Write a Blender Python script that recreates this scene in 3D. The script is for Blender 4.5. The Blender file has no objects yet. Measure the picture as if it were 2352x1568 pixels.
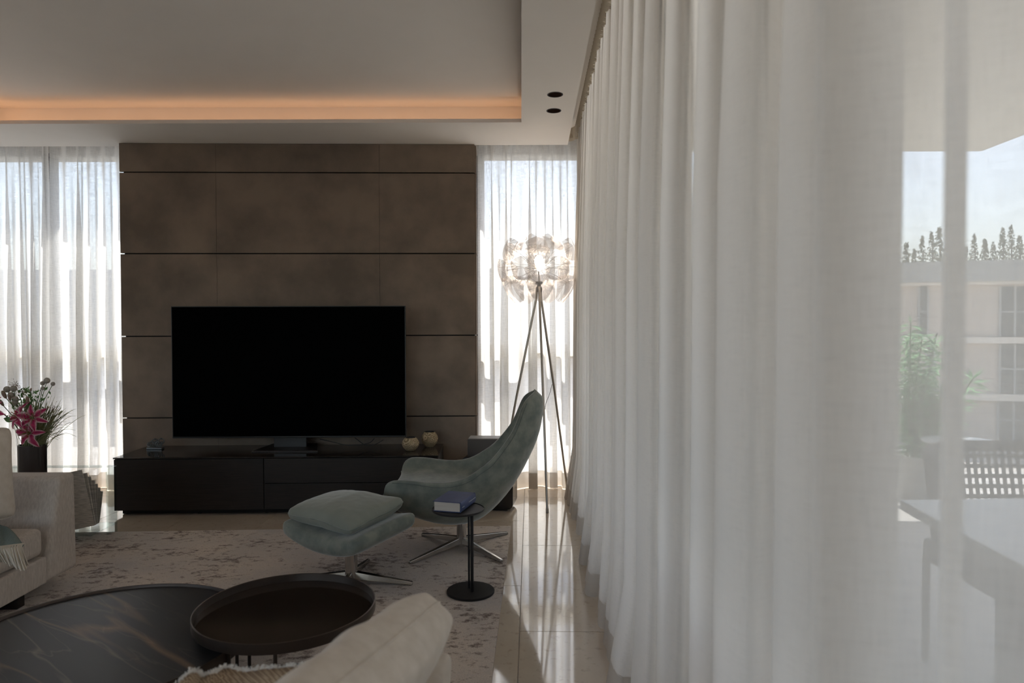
import bpy, math, random
from mathutils import Vector, Matrix, Euler, noise
random.seed(7)
PI = math.pi
sc = bpy.context.scene
COL = sc.collection

# ---------------------------------------------------------------- camera, sky, sun, exposure
CAM_Z = 1.25
PITCH = math.radians(1.07)
ROLL = math.radians(0.18)
cam_d = bpy.data.cameras.new('camera')
cam_d.sensor_width = 36; cam_d.lens = 24
cam_d.clip_start = 0.02; cam_d.clip_end = 500
cam_d.dof.use_dof = True; cam_d.dof.focus_distance = 4.3; cam_d.dof.aperture_fstop = 3.5
cam = bpy.data.objects.new('camera', cam_d); COL.objects.link(cam)
CAM_R = Matrix.Rotation(PI/2 - PITCH, 3, 'X') @ Matrix.Rotation(-ROLL, 3, 'Z')
cam.matrix_world = Matrix.Translation((0, 0, CAM_Z)) @ CAM_R.to_4x4()
sc.camera = cam

SUN = Vector((0.42, 1.3, 2.7)).normalized()
w = bpy.data.worlds.new('sky'); sc.world = w; w.use_nodes = True
nt = w.node_tree; nt.nodes.clear()
sky = nt.nodes.new('ShaderNodeTexSky'); sky.sky_type = 'NISHITA'; sky.sun_disc = False
sky.sun_elevation = math.asin(SUN.z); sky.sun_rotation = math.atan2(SUN.x, SUN.y)
sky.air_density = 1.0; sky.dust_density = 2.5; sky.ozone_density = 1.0
bg = nt.nodes.new('ShaderNodeBackground'); bg.inputs[1].default_value = 0.135
hs = nt.nodes.new('ShaderNodeHueSaturation'); hs.inputs['Saturation'].default_value = 0.74
wo = nt.nodes.new('ShaderNodeOutputWorld')
nt.links.new(sky.outputs[0], hs.inputs['Color']); nt.links.new(hs.outputs[0], bg.inputs[0]); nt.links.new(bg.outputs[0], wo.inputs[0])
sun_d = bpy.data.lights.new('sun', 'SUN'); sun_d.energy = 3.9; sun_d.angle = 0.009; sun_d.color = (1, 0.965, 0.91)
sun = bpy.data.objects.new('sun', sun_d); COL.objects.link(sun)
sun.rotation_euler = (-SUN).to_track_quat('-Z', 'Y').to_euler()
sc.view_settings.view_transform = 'Standard'; sc.view_settings.look = 'None'
sc.view_settings.exposure = 2.1; sc.view_settings.gamma = 1.0; sc.view_settings.use_curve_mapping = False
cy = sc.cycles
cy.use_denoising = True; cy.max_bounces = 9; cy.diffuse_bounces = 5; cy.glossy_bounces = 4
cy.transmission_bounces = 6; cy.transparent_max_bounces = 28; cy.sample_clamp_indirect = 6
cy.caustics_reflective = False; cy.caustics_refractive = False

# ---------------------------------------------------------------- photograph pixels to metres
def ray(px, py):
    return CAM_R @ Vector(((px-1176)/1568, (784-py)/1568, -1))
def U(px, py, Y):
    d = ray(px, py); return Vector((0, 0, CAM_Z)) + d*(Y/d.y)
def F(px, py, z=0.0):
    d = ray(px, py); return Vector((0, 0, CAM_Z)) + d*((z-CAM_Z)/d.z)

# ---------------------------------------------------------------- materials
def new_mat(name):
    m = bpy.data.materials.new(name); m.use_nodes = True
    m.node_tree.nodes.clear(); return m, m.node_tree.nodes, m.node_tree.links
def coords(N, L, scale=(1, 1, 1)):
    tc = N.new('ShaderNodeTexCoord'); mp = N.new('ShaderNodeMapping'); mp.inputs['Scale'].default_value = scale
    L.new(tc.outputs['Object'], mp.inputs[0]); return mp.outputs[0]
def noise_node(N, L, vec, scale, detail=4, rough=.55):
    n = N.new('ShaderNodeTexNoise'); n.inputs['Scale'].default_value = scale
    n.inputs['Detail'].default_value = detail; n.inputs['Roughness'].default_value = rough
    L.new(vec, n.inputs['Vector']); return n
def ramp(N, L, fac, stops):
    r = N.new('ShaderNodeValToRGB'); e = r.color_ramp.elements
    while len(e) < len(stops): e.new(.5)
    for k, (p, c) in enumerate(stops):
        e[k].position = p; e[k].color = (c[0], c[1], c[2], 1)
    L.new(fac, r.inputs[0]); return r
def mat(name, c1, c2=None, rough=.5, metal=0, spec=.5, scale=6, detail=4, stretch=(1, 1, 1), bump=0, bscale=60,
        sheen=0, coat=0, transl=0, contrast=(.35, .65), bstretch=None, bdist=.01, emit=None, estr=0):
    m, N, L = new_mat(name)
    b = N.new('ShaderNodeBsdfPrincipled'); o = N.new('ShaderNodeOutputMaterial'); L.new(b.outputs[0], o.inputs[0])
    b.inputs['Roughness'].default_value = rough; b.inputs['Metallic'].default_value = metal
    b.inputs['Specular IOR Level'].default_value = spec
    b.inputs['Sheen Weight'].default_value = sheen; b.inputs['Coat Weight'].default_value = coat
    b.inputs['Sheen Roughness'].default_value = .35
    v = coords(N, L, stretch)
    n = noise_node(N, L, v, scale, detail)
    c2 = c2 or tuple(x*.88 for x in c1)
    r = ramp(N, L, n.outputs[0], [(contrast[0], c2), (contrast[1], c1)])
    L.new(r.outputs[0], b.inputs['Base Color'])
    if bump:
        v2 = coords(N, L, bstretch or (1, 1, 1)); n2 = noise_node(N, L, v2, bscale, 3)
        bp = N.new('ShaderNodeBump'); bp.inputs['Strength'].default_value = bump; bp.inputs['Distance'].default_value = bdist
        L.new(n2.outputs[0], bp.inputs['Height']); L.new(bp.outputs[0], b.inputs['Normal'])
    if transl:
        tl = N.new('ShaderNodeBsdfTranslucent'); L.new(r.outputs[0], tl.inputs[0]); mx = N.new('ShaderNodeMixShader'); mx.inputs[0].default_value = transl
        L.new(b.outputs[0], mx.inputs[1]); L.new(tl.outputs[0], mx.inputs[2]); L.new(mx.outputs[0], o.inputs[0])
    if emit:
        b.inputs['Emission Color'].default_value = (*emit, 1); b.inputs['Emission Strength'].default_value = estr
    return m
def weave(N, L, fx=700, fz=700):
    """linen threads: product of two stretched noises"""
    a = noise_node(N, L, coords(N, L, (1, 1, .04)), fx, 2)
    b = noise_node(N, L, coords(N, L, (.05, .05, 1)), fz, 2)
    m = N.new('ShaderNodeMath'); m.operation = 'ADD'; L.new(a.outputs[0], m.inputs[0]); L.new(b.outputs[0], m.inputs[1])
    return m.outputs[0]
def sheer_mat(name, col, alpha, trans=.55, fx=260, spread=.14):
    m, N, L = new_mat(name)
    o = N.new('ShaderNodeOutputMaterial')
    w_ = weave(N, L, fx, fx)
    tr = N.new('ShaderNodeBsdfTransparent'); di = N.new('ShaderNodeBsdfDiffuse'); tl = N.new('ShaderNodeBsdfTranslucent')
    r = ramp(N, L, w_, [(.7, tuple(c*.86 for c in col)), (1.0, col)])
    r.color_ramp.elements[0].position = .35; r.color_ramp.elements[1].position = .9
    L.new(r.outputs[0], di.inputs[0]); L.new(r.outputs[0], tl.inputs[0])
    mx = N.new('ShaderNodeMixShader'); mx.inputs[0].default_value = trans
    L.new(di.outputs[0], mx.inputs[1]); L.new(tl.outputs[0], mx.inputs[2])
    mr = N.new('ShaderNodeMapRange'); L.new(w_, mr.inputs[0])
    mr.inputs[1].default_value = .6; mr.inputs[2].default_value = 1.4
    mr.inputs[3].default_value = alpha-spread; mr.inputs[4].default_value = alpha+spread
    # threads have thickness: light crossing at a slant meets more of them
    g = N.new('ShaderNodeNewGeometry'); dt = N.new('ShaderNodeVectorMath'); dt.operation = 'DOT_PRODUCT'
    L.new(g.outputs['Normal'], dt.inputs[0]); L.new(g.outputs['Incoming'], dt.inputs[1])
    ab = N.new('ShaderNodeMath'); ab.operation = 'ABSOLUTE'; L.new(dt.outputs['Value'], ab.inputs[0])
    mxm = N.new('ShaderNodeMath'); mxm.operation = 'MAXIMUM'; L.new(ab.outputs[0], mxm.inputs[0]); mxm.inputs[1].default_value = .15
    iv = N.new('ShaderNodeMath'); iv.operation = 'DIVIDE'; iv.inputs[0].default_value = 1; L.new(mxm.outputs[0], iv.inputs[1])
    T0 = N.new('ShaderNodeMath'); T0.operation = 'SUBTRACT'; T0.inputs[0].default_value = 1; L.new(mr.outputs[0], T0.inputs[1])
    pw = N.new('ShaderNodeMath'); pw.operation = 'POWER'; L.new(T0.outputs[0], pw.inputs[0]); L.new(iv.outputs[0], pw.inputs[1])
    al = N.new('ShaderNodeMath'); al.operation = 'SUBTRACT'; al.inputs[0].default_value = 1; L.new(pw.outputs[0], al.inputs[1])
    mx2 = N.new('ShaderNodeMixShader'); L.new(al.outputs[0], mx2.inputs[0])
    L.new(tr.outputs[0], mx2.inputs[1]); L.new(mx.outputs[0], mx2.inputs[2]); L.new(mx2.outputs[0], o.inputs[0])
    return m
def glass_mat(name, tint=(.97, .98, .98), refl=.05):
    m, N, L = new_mat(name)
    o = N.new('ShaderNodeOutputMaterial'); tr = N.new('ShaderNodeBsdfTransparent'); tr.inputs[0].default_value = (*tint, 1)
    g = N.new('ShaderNodeBsdfGlossy'); g.inputs['Roughness'].default_value = .02
    ge = N.new('ShaderNodeNewGeometry'); dt = N.new('ShaderNodeVectorMath'); dt.operation = 'DOT_PRODUCT'
    L.new(ge.outputs['Normal'], dt.inputs[0]); L.new(ge.outputs['Incoming'], dt.inputs[1])
    ab = N.new('ShaderNodeMath'); ab.operation = 'ABSOLUTE'; L.new(dt.outputs['Value'], ab.inputs[0])
    om = N.new('ShaderNodeMath'); om.operation = 'SUBTRACT'; om.inputs[0].default_value = 1; L.new(ab.outputs[0], om.inputs[1])
    p5 = N.new('ShaderNodeMath'); p5.operation = 'POWER'; L.new(om.outputs[0], p5.inputs[0]); p5.inputs[1].default_value = 5
    fr = N.new('ShaderNodeMath'); fr.operation = 'MULTIPLY_ADD'; L.new(p5.outputs[0], fr.inputs[0]); fr.inputs[1].default_value = .9; fr.inputs[2].default_value = .03
    mx = N.new('ShaderNodeMixShader'); L.new(fr.outputs[0], mx.inputs[0]); L.new(tr.outputs[0], mx.inputs[1]); L.new(g.outputs[0], mx.inputs[2])
    L.new(mx.outputs[0], o.inputs[0]); return m

M = {}
M['plaster'] = mat('ceiling_plaster', (.84, .80, .75), (.82, .78, .73), rough=.9, scale=3)
M['wall_paint'] = mat('wall_paint', (.82, .79, .75), rough=.9, scale=3)
M['limestone'] = None
M['grout'] = mat('grout', (.42, .37, .32), rough=.8)
M['charcoal_stone'] = mat('wall_panel_stone', (.275, .212, .162), (.165, .130, .100), rough=.55, spec=.3, scale=2.6, detail=9, bump=.08, bscale=90, contrast=(.36, .64))
M['joint'] = mat('dark_joint', (.012, .010, .009), rough=.9)
M['black_glass'] = mat('television_glass', (.0008, .0008, .0008), rough=.6, spec=.02)
M['black_plastic'] = mat('black_plastic', (.012, .011, .011), rough=.35)
M['cabinet_front'] = mat('dark_oak_front', (.022, .016, .012), (.014, .010, .008), rough=.45, spec=.28, scale=14, stretch=(.6, 1, 9), bump=.05, bscale=120, bstretch=(.3, 1, 5))
M['cabinet_top'] = mat('smoked_glass_top', (.022, .019, .017), rough=.07, spec=.5)
M['alu_white'] = mat('white_frame', (.62, .59, .55), rough=.5)
M['alu_dark'] = mat('dark_frame', (.03, .028, .027), rough=.5)
M['linen_sofa'] = mat('sofa_linen', (.60, .535, .47), (.47, .41, .355), rough=.95, scale=130, detail=2, stretch=(1, 1, .25), bump=.35, bscale=260, contrast=(.3, .7), sheen=.15, bdist=.003)
M['linen_cushion'] = mat('cushion_linen', (.68, .60, .51), (.60, .52, .43), rough=.95, scale=30, bump=.25, bscale=350, sheen=.2, bdist=.003)
M['brown_linen'] = mat('tan_linen', (.34, .25, .17), (.26, .185, .12), rough=.95, scale=60, bump=.4, bscale=300, bdist=.003)
M['velvet'] = mat('velvet', (.222, .236, .202), (.140, .160, .142), rough=.75, spec=.2, scale=15, detail=10, bump=.12, bscale=45, sheen=.8, contrast=(.36, .62))
M['velvet_light'] = mat('velvet_pale', (.262, .275, .235), (.215, .23, .198), rough=.8, spec=.2, scale=4, detail=6, bump=.1, bscale=45, sheen=.6)
M['seam'] = mat('seam', (.10, .12, .11), rough=.9)
M['chrome'] = mat('chrome', (.50, .48, .46), rough=.14, metal=1)
M['brushed'] = mat('brushed_nickel', (.55, .50, .44), rough=.22, metal=1)
M['black_metal'] = mat('black_metal', (.012, .011, .012), rough=.5, spec=.35)
M['bronze'] = mat('bronze_metal', (.060, .044, .034), rough=.38, metal=.6)
M['tray'] = mat('bronze_tray', (.030, .022, .017), (.024, .018, .014), rough=.10, spec=.55, scale=5)
M['white_thread'] = mat('white_fringe', (.80, .77, .72), rough=.9)
M['cream_thread'] = mat('cream_fringe', (.66, .60, .50), rough=.9)
M['teal_wool'] = mat('teal_wool', (.20, .25, .23), (.13, .17, .16), rough=.95, scale=220, bump=.5, bscale=300, bdist=.003)
M['vase'] = mat('vase_glaze', (.035, .028, .026), rough=.25)
M['paper'] = mat('newsprint', (.66, .62, .56), (.40, .38, .34), rough=.9, scale=60, stretch=(.35, .35, 5), contrast=(.4, .6))
M['pages'] = mat('book_pages', (.62, .56, .50), (.52, .46, .40), rough=.9, scale=40, stretch=(.2, .2, 30))
M['blue_cloth'] = mat('blue_book_cloth', (.040, .060, .150), (.032, .048, .125), rough=.6, scale=20)
M['silver_print'] = mat('silver_print', (.40, .42, .46), rough=.5)
M['grille'] = mat('grey_grille', (.075, .068, .064), rough=.6, bump=.4, bscale=900, bdist=.001)
M['grey_shell'] = mat('light_grey_shell', (.26, .25, .24), rough=.4)
M['badge'] = mat('badge', (.62, .58, .56), rough=.4)
M['badge_ink'] = mat('badge_ink', (.16, .15, .15), rough=.5)
M['gloss_black'] = mat('gloss_black', (.010, .009, .009), rough=.18)
M['silver'] = mat('dark_silver', (.16, .17, .17), rough=.35, metal=.7)
M['cable'] = mat('cable', (.02, .02, .02), rough=.5)
M['grey_cable'] = mat('grey_cable', (.22, .21, .20), rough=.5)
M['copper_can'] = mat('spot_interior', (.016, .006, .003), rough=.95, spec=.02)
M['led'] = mat('led', (.9, .6, .4), emit=(1.0, .56, .31), estr=1.0)
M['bulb'] = mat('bulb', (1, .9, .8), emit=(1.0, .87, .72), estr=7)
M['glass'] = glass_mat('clear_glass')
M['shelf_glass'] = glass_mat('shelf_glass', (.86, .90, .89))
M['roof_render'] = mat('roof_soffit', (.66, .63, .56), rough=.9)
M['terrace'] = mat('terrace_stone', (.40, .385, .37), (.34, .33, .32), rough=.7, scale=2)
M['outdoor_top'] = mat('outdoor_table_top', (.56, .57, .59), (.48, .49, .51), rough=.35, scale=5)
M['wicker'] = mat('dark_strap', (.075, .070, .070), rough=.7)
M['stucco'] = mat('stucco', (.62, .53, .45), (.56, .48, .41), rough=.95, scale=1.2)
M['stucco_band'] = mat('stucco_band', (.82, .74, .64), rough=.9)
M['parapet'] = mat('parapet_render', (.42, .42, .40), rough=.9)
M['far_glass'] = mat('far_window', (.10, .11, .11), rough=.25)
M['leaf'] = mat('leaf', (.16, .30, .10), (.08, .18, .06), rough=.5, scale=30, transl=.35)
M['far_leaf'] = mat('far_foliage', (.20, .23, .16), (.12, .15, .10), rough=.8)
M['bamboo_leaf'] = mat('bamboo_leaf', (.30, .56, .30), (.16, .38, .18), rough=.45, scale=30, transl=.4)
M['bark'] = mat('bark', (.12, .09, .07), rough=.9)
M['stem'] = mat('flower_stem', (.09, .15, .05), rough=.6)
M['bud'] = mat('lily_bud_skin', (.20, .12, .10), (.26, .20, .12), rough=.6, scale=30)
M['pompon'] = mat('pompon', (.52, .47, .40), (.42, .38, .32), rough=.95, transl=.2, scale=90, bump=.6, bscale=160)
M['dry_grass'] = mat('dry_grass', (.46, .44, .26), (.26, .32, .15), rough=.8, scale=20, transl=.35)
M['stamen'] = mat('stamen', (.16, .24, .05), rough=.6)
M['anther'] = mat('anther', (.28, .07, .02), rough=.8)
M['garden_wall'] = mat('garden_wall', (.80, .79, .77), (.74, .73, .71), rough=.95, scale=1)
M['gravel'] = mat('ground_gravel', (.45, .43, .40), (.36, .34, .32), rough=.95, scale=4)
M['sheer'] = sheer_mat('side_sheer', (.825, .79, .745), .79, trans=.47, fx=620, spread=.05)
M['sheer_front'] = sheer_mat('window_sheer', (.82, .81, .79), .79, trans=.54, fx=430, spread=.16)
M['hem'] = sheer_mat('hem_cloth', (.62, .57, .51), .97, trans=.3, spread=.02)
M['heading'] = sheer_mat('heading_cloth', (.70, .63, .52), .97, trans=.3, spread=.02)

def limestone():
    m, N, L = new_mat('polished_limestone')
    b = N.new('ShaderNodeBsdfPrincipled'); o = N.new('ShaderNodeOutputMaterial'); L.new(b.outputs[0], o.inputs[0])
    g = N.new('ShaderNodeNewGeometry'); mp = N.new('ShaderNodeMapping'); L.new(g.outputs['Position'], mp.inputs[0])
    n1 = noise_node(N, L, mp.outputs[0], 2.2, 8); n2 = noise_node(N, L, mp.outputs[0], 26, 6, .7)
    r1 = ramp(N, L, n1.outputs[0], [(.3, (.53, .44, .345)), (.7, (.64, .545, .44))])
    r2 = ramp(N, L, n2.outputs[0], [(.30, (.66, .62, .57)), (.44, (1, 1, 1))])
    mx = N.new('ShaderNodeMix'); mx.data_type = 'RGBA'; mx.blend_type = 'MULTIPLY'; mx.inputs[0].default_value = .7
    L.new(r1.outputs[0], mx.inputs[6]); L.new(r2.outputs[0], mx.inputs[7]); L.new(mx.outputs[2], b.inputs['Base Color'])
    r3 = ramp(N, L, n1.outputs[0], [(.3, (.05,)*3), (.7, (.11,)*3)]); L.new(r3.outputs[0], b.inputs['Roughness'])
    b.inputs['Specular IOR Level'].default_value = .9; b.inputs['Coat Weight'].default_value = .6; b.inputs['Coat Roughness'].default_value = .03
    return m
M['limestone'] = limestone()

def rug_mat():
    m, N, L = new_mat('distressed_rug')
    b = N.new('ShaderNodeBsdfPrincipled'); o = N.new('ShaderNodeOutputMaterial'); L.new(b.outputs[0], o.inputs[0])
    b.inputs['Roughness'].default_value = 1; b.inputs['Specular IOR Level'].default_value = .1; b.inputs['Sheen Weight'].default_value = .2
    v = coords(N, L, (1, 1.5, 1))
    big = noise_node(N, L, v, 2.3, 5, .6); mid = noise_node(N, L, v, 20, 9, .78); fine = noise_node(N, L, v, 260, 2)
    a = N.new('ShaderNodeMath'); a.operation = 'MULTIPLY_ADD'; L.new(big.outputs[0], a.inputs[0]); a.inputs[1].default_value = .55
    L.new(mid.outputs[0], a.inputs[2])
    r = ramp(N, L, a.outputs[0], [(.62, (.15, .105, .085)), (.68, (.33, .27, .23)), (.75, (.68, .61, .54)), (.95, (.60, .545, .50))])
    big2 = noise_node(N, L, coords(N, L, (1, 1, 1)), 1.1, 4)
    r2 = ramp(N, L, big2.outputs[0], [(.40, (.80, .80, .83)), (.6, (1.05, 1.0, .95))])
    mx = N.new('ShaderNodeMix'); mx.data_type = 'RGBA'; mx.blend_type = 'MULTIPLY'; mx.inputs[0].default_value = 1
    L.new(r.outputs[0], mx.inputs[6]); L.new(r2.outputs[0], mx.inputs[7])
    r3 = ramp(N, L, fine.outputs[0], [(.3, (.72,)*3), (.7, (1.15,)*3)])
    mx2 = N.new('ShaderNodeMix'); mx2.data_type = 'RGBA'; mx2.blend_type = 'MULTIPLY'; mx2.inputs[0].default_value = 1
    L.new(mx.outputs[2], mx2.inputs[6]); L.new(r3.outputs[0], mx2.inputs[7]); L.new(mx2.outputs[2], b.inputs['Base Color'])
    bp = N.new('ShaderNodeBump'); bp.inputs['Strength'].default_value = .5; bp.inputs['Distance'].default_value = .004
    ad = N.new('ShaderNodeMath'); L.new(fine.outputs[0], ad.inputs[0]); L.new(mid.outputs[0], ad.inputs[1]); L.new(ad.outputs[0], bp.inputs['Height'])
    L.new(bp.outputs[0], b.inputs['Normal']); return m
M['rug'] = rug_mat()

def marble_mat():
    m, N, L = new_mat('black_veined_stone')
    b = N.new('ShaderNodeBsdfPrincipled'); o = N.new('ShaderNodeOutputMaterial'); L.new(b.outputs[0], o.inputs[0])
    b.inputs['Roughness'].default_value = .42; b.inputs['Specular IOR Level'].default_value = .35
    tc = N.new('ShaderNodeTexCoord'); mp0 = N.new('ShaderNodeMapping'); mp0.inputs['Rotation'].default_value = (0, 0, math.radians(127)); mp = N.new('ShaderNodeMapping'); mp.inputs['Scale'].default_value = (1, .13, 1)
    L.new(tc.outputs['Object'], mp0.inputs[0]); L.new(mp0.outputs[0], mp.inputs[0])
    def vein(scale, wd, off, col, st):
        mp2 = N.new('ShaderNodeMapping'); mp2.inputs['Location'].default_value = (off, off*.7, 0); L.new(mp.outputs[0], mp2.inputs[0])
        n = noise_node(N, L, mp2.outputs[0], scale, 4, .38)
        s = N.new('ShaderNodeMath'); s.operation = 'SUBTRACT'; L.new(n.outputs[0], s.inputs[0]); s.inputs[1].default_value = .5
        ab = N.new('ShaderNodeMath'); ab.operation = 'ABSOLUTE'; L.new(s.outputs[0], ab.inputs[0])
        r = ramp(N, L, ab.outputs[0], [(0, tuple(c*st for c in col)), (wd, (0, 0, 0))]); return r.outputs[0]
    n0 = noise_node(N, L, mp.outputs[0], 5, 6)
    base = ramp(N, L, n0.outputs[0], [(.3, (.017, .017, .018)), (.7, (.030, .029, .028))]).outputs[0]
    mask = noise_node(N, L, mp.outputs[0], 2.2, 2)
    mr = ramp(N, L, mask.outputs[0], [(.42, (.06,)*3), (.66, (1,)*3)]).outputs[0]
    vs = None
    for sca, wd, off, col in ((2.6, .008, 0, (.30, .165, .08)), (4.6, .006, 5.3, (.20, .15, .105)), (8.5, .006, 9.1, (.12, .09, .07))):
        vv = vein(sca, wd, off, col, 1)
        if vs is None: vs = vv
        else:
            a = N.new('ShaderNodeMix'); a.data_type = 'RGBA'; a.blend_type = 'ADD'; a.inputs[0].default_value = 1
            L.new(vs, a.inputs[6]); L.new(vv, a.inputs[7]); vs = a.outputs[2]
    mu = N.new('ShaderNodeMix'); mu.data_type = 'RGBA'; mu.blend_type = 'MULTIPLY'; mu.inputs[0].default_value = 1
    L.new(vs, mu.inputs[6]); L.new(mr, mu.inputs[7])
    a = N.new('ShaderNodeMix'); a.data_type = 'RGBA'; a.blend_type = 'ADD'; a.inputs[0].default_value = 1
    L.new(base, a.inputs[6]); L.new(mu.outputs[2], a.inputs[7]); L.new(a.outputs[2], b.inputs['Base Color']); return m
M['marble'] = marble_mat()

def burlap_mat():
    m, N, L = new_mat('burlap_weave')
    b = N.new('ShaderNodeBsdfPrincipled'); o = N.new('ShaderNodeOutputMaterial'); L.new(b.outputs[0], o.inputs[0]); b.inputs['Roughness'].default_value = .95
    v = coords(N, L, (1, 1, 1)); ch = N.new('ShaderNodeTexChecker'); ch.inputs['Scale'].default_value = 260; L.new(v, ch.inputs[0])
    ch.inputs[1].default_value = (.52, .40, .27, 1); ch.inputs[2].default_value = (.16, .10, .06, 1)
    L.new(ch.outputs[0], b.inputs['Base Color']); return m
M['burlap'] = burlap_mat()

def petal_mat():
    m, N, L = new_mat('lily_petal')
    b = N.new('ShaderNodeBsdfPrincipled'); o = N.new('ShaderNodeOutputMaterial'); L.new(b.outputs[0], o.inputs[0]); b.inputs['Roughness'].default_value = .55
    uv = N.new('ShaderNodeUVMap'); sp = N.new('ShaderNodeSeparateXYZ'); L.new(uv.outputs[0], sp.inputs[0])
    s = N.new('ShaderNodeMath'); s.operation = 'SUBTRACT'; L.new(sp.outputs[0], s.inputs[0]); s.inputs[1].default_value = .5
    ab = N.new('ShaderNodeMath'); ab.operation = 'ABSOLUTE'; L.new(s.outputs[0], ab.inputs[0])
    r = ramp(N, L, ab.outputs[0], [(0, (.50, .02, .11)), (.18, (.62, .05, .18)), (.33, (.80, .34, .42)), (.46, (.92, .78, .78))])
    L.new(r.outputs[0], b.inputs['Base Color'])
    tl = N.new('ShaderNodeBsdfTranslucent'); L.new(r.outputs[0], tl.inputs[0]); mx = N.new('ShaderNodeMixShader'); mx.inputs[0].default_value = .5
    L.new(b.outputs[0], mx.inputs[1]); L.new(tl.outputs[0], mx.inputs[2]); L.new(mx.outputs[0], o.inputs[0]); return m
M['petal'] = petal_mat()

def lens_mat():
    m, N, L = new_mat('prismatic_film')
    o = N.new('ShaderNodeOutputMaterial'); tr = N.new('ShaderNodeBsdfTransparent'); tr.inputs[0].default_value = (.88, .86, .85, 1)
    g = N.new('ShaderNodeBsdfGlossy'); g.inputs['Roughness'].default_value = .22; g.inputs[0].default_value = (.95, .92, .90, 1)
    d = N.new('ShaderNodeBsdfTranslucent'); d.inputs[0].default_value = (.70, .66, .62, 1)
    uv = N.new('ShaderNodeUVMap'); sp = N.new('ShaderNodeSeparateXYZ'); L.new(uv.outputs[0], sp.inputs[0])
    at = N.new('ShaderNodeMath'); at.operation = 'ARCTAN2'
    ax = N.new('ShaderNodeMath'); ax.operation = 'SUBTRACT'; L.new(sp.outputs[0], ax.inputs[0]); ax.inputs[1].default_value = .5
    ay = N.new('ShaderNodeMath'); ay.operation = 'SUBTRACT'; L.new(sp.outputs[1], ay.inputs[0]); ay.inputs[1].default_value = .35
    L.new(ax.outputs[0], at.inputs[0]); L.new(ay.outputs[0], at.inputs[1])
    cb = N.new('ShaderNodeCombineXYZ'); L.new(at.outputs[0], cb.inputs[0])
    n = noise_node(N, L, cb.outputs[0], 5, 4, .7)
    bp = N.new('ShaderNodeBump'); bp.inputs['Strength'].default_value = .6; bp.inputs['Distance'].default_value = .02
    L.new(n.outputs[0], bp.inputs['Height']); L.new(bp.outputs[0], g.inputs['Normal'])
    r = ramp(N, L, n.outputs[0], [(.32, (.22,)*3), (.66, (.74,)*3)])
    m1 = N.new('ShaderNodeMixShader'); m1.inputs[0].default_value = .06; L.new(g.outputs[0], m1.inputs[1]); L.new(d.outputs[0], m1.inputs[2])
    m2 = N.new('ShaderNodeMixShader'); L.new(r.outputs[0], m2.inputs[0]); L.new(tr.outputs[0], m2.inputs[1]); L.new(m1.outputs[0], m2.inputs[2])
    L.new(m2.outputs[0], o.inputs[0]); return m
M['lens'] = lens_mat()

def swirl_mat():
    m, N, L = new_mat('carved_shell')
    b = N.new('ShaderNodeBsdfPrincipled'); o = N.new('ShaderNodeOutputMaterial'); L.new(b.outputs[0], o.inputs[0]); b.inputs['Roughness'].default_value = .7
    v = coords(N, L, (1, 1, 1)); vo = N.new('ShaderNodeTexVoronoi'); vo.inputs['Scale'].default_value = 24; L.new(v, vo.inputs[0])
    sn = N.new('ShaderNodeMath'); sn.operation = 'MULTIPLY'; L.new(vo.outputs['Distance'], sn.inputs[0]); sn.inputs[1].default_value = 34
    s2 = N.new('ShaderNodeMath'); s2.operation = 'SINE'; L.new(sn.outputs[0], s2.inputs[0])
    r = ramp(N, L, s2.outputs[0], [(.0, (.26, .19, .10)), (.35, (.58, .46, .30))]); L.new(r.outputs[0], b.inputs['Base Color'])
    bp = N.new('ShaderNodeBump'); bp.inputs['Strength'].default_value = .6; bp.inputs['Distance'].default_value = .003
    L.new(s2.outputs[0], bp.inputs['Height']); L.new(bp.outputs[0], b.inputs['Normal']); return m
M['carved'] = swirl_mat()

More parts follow.
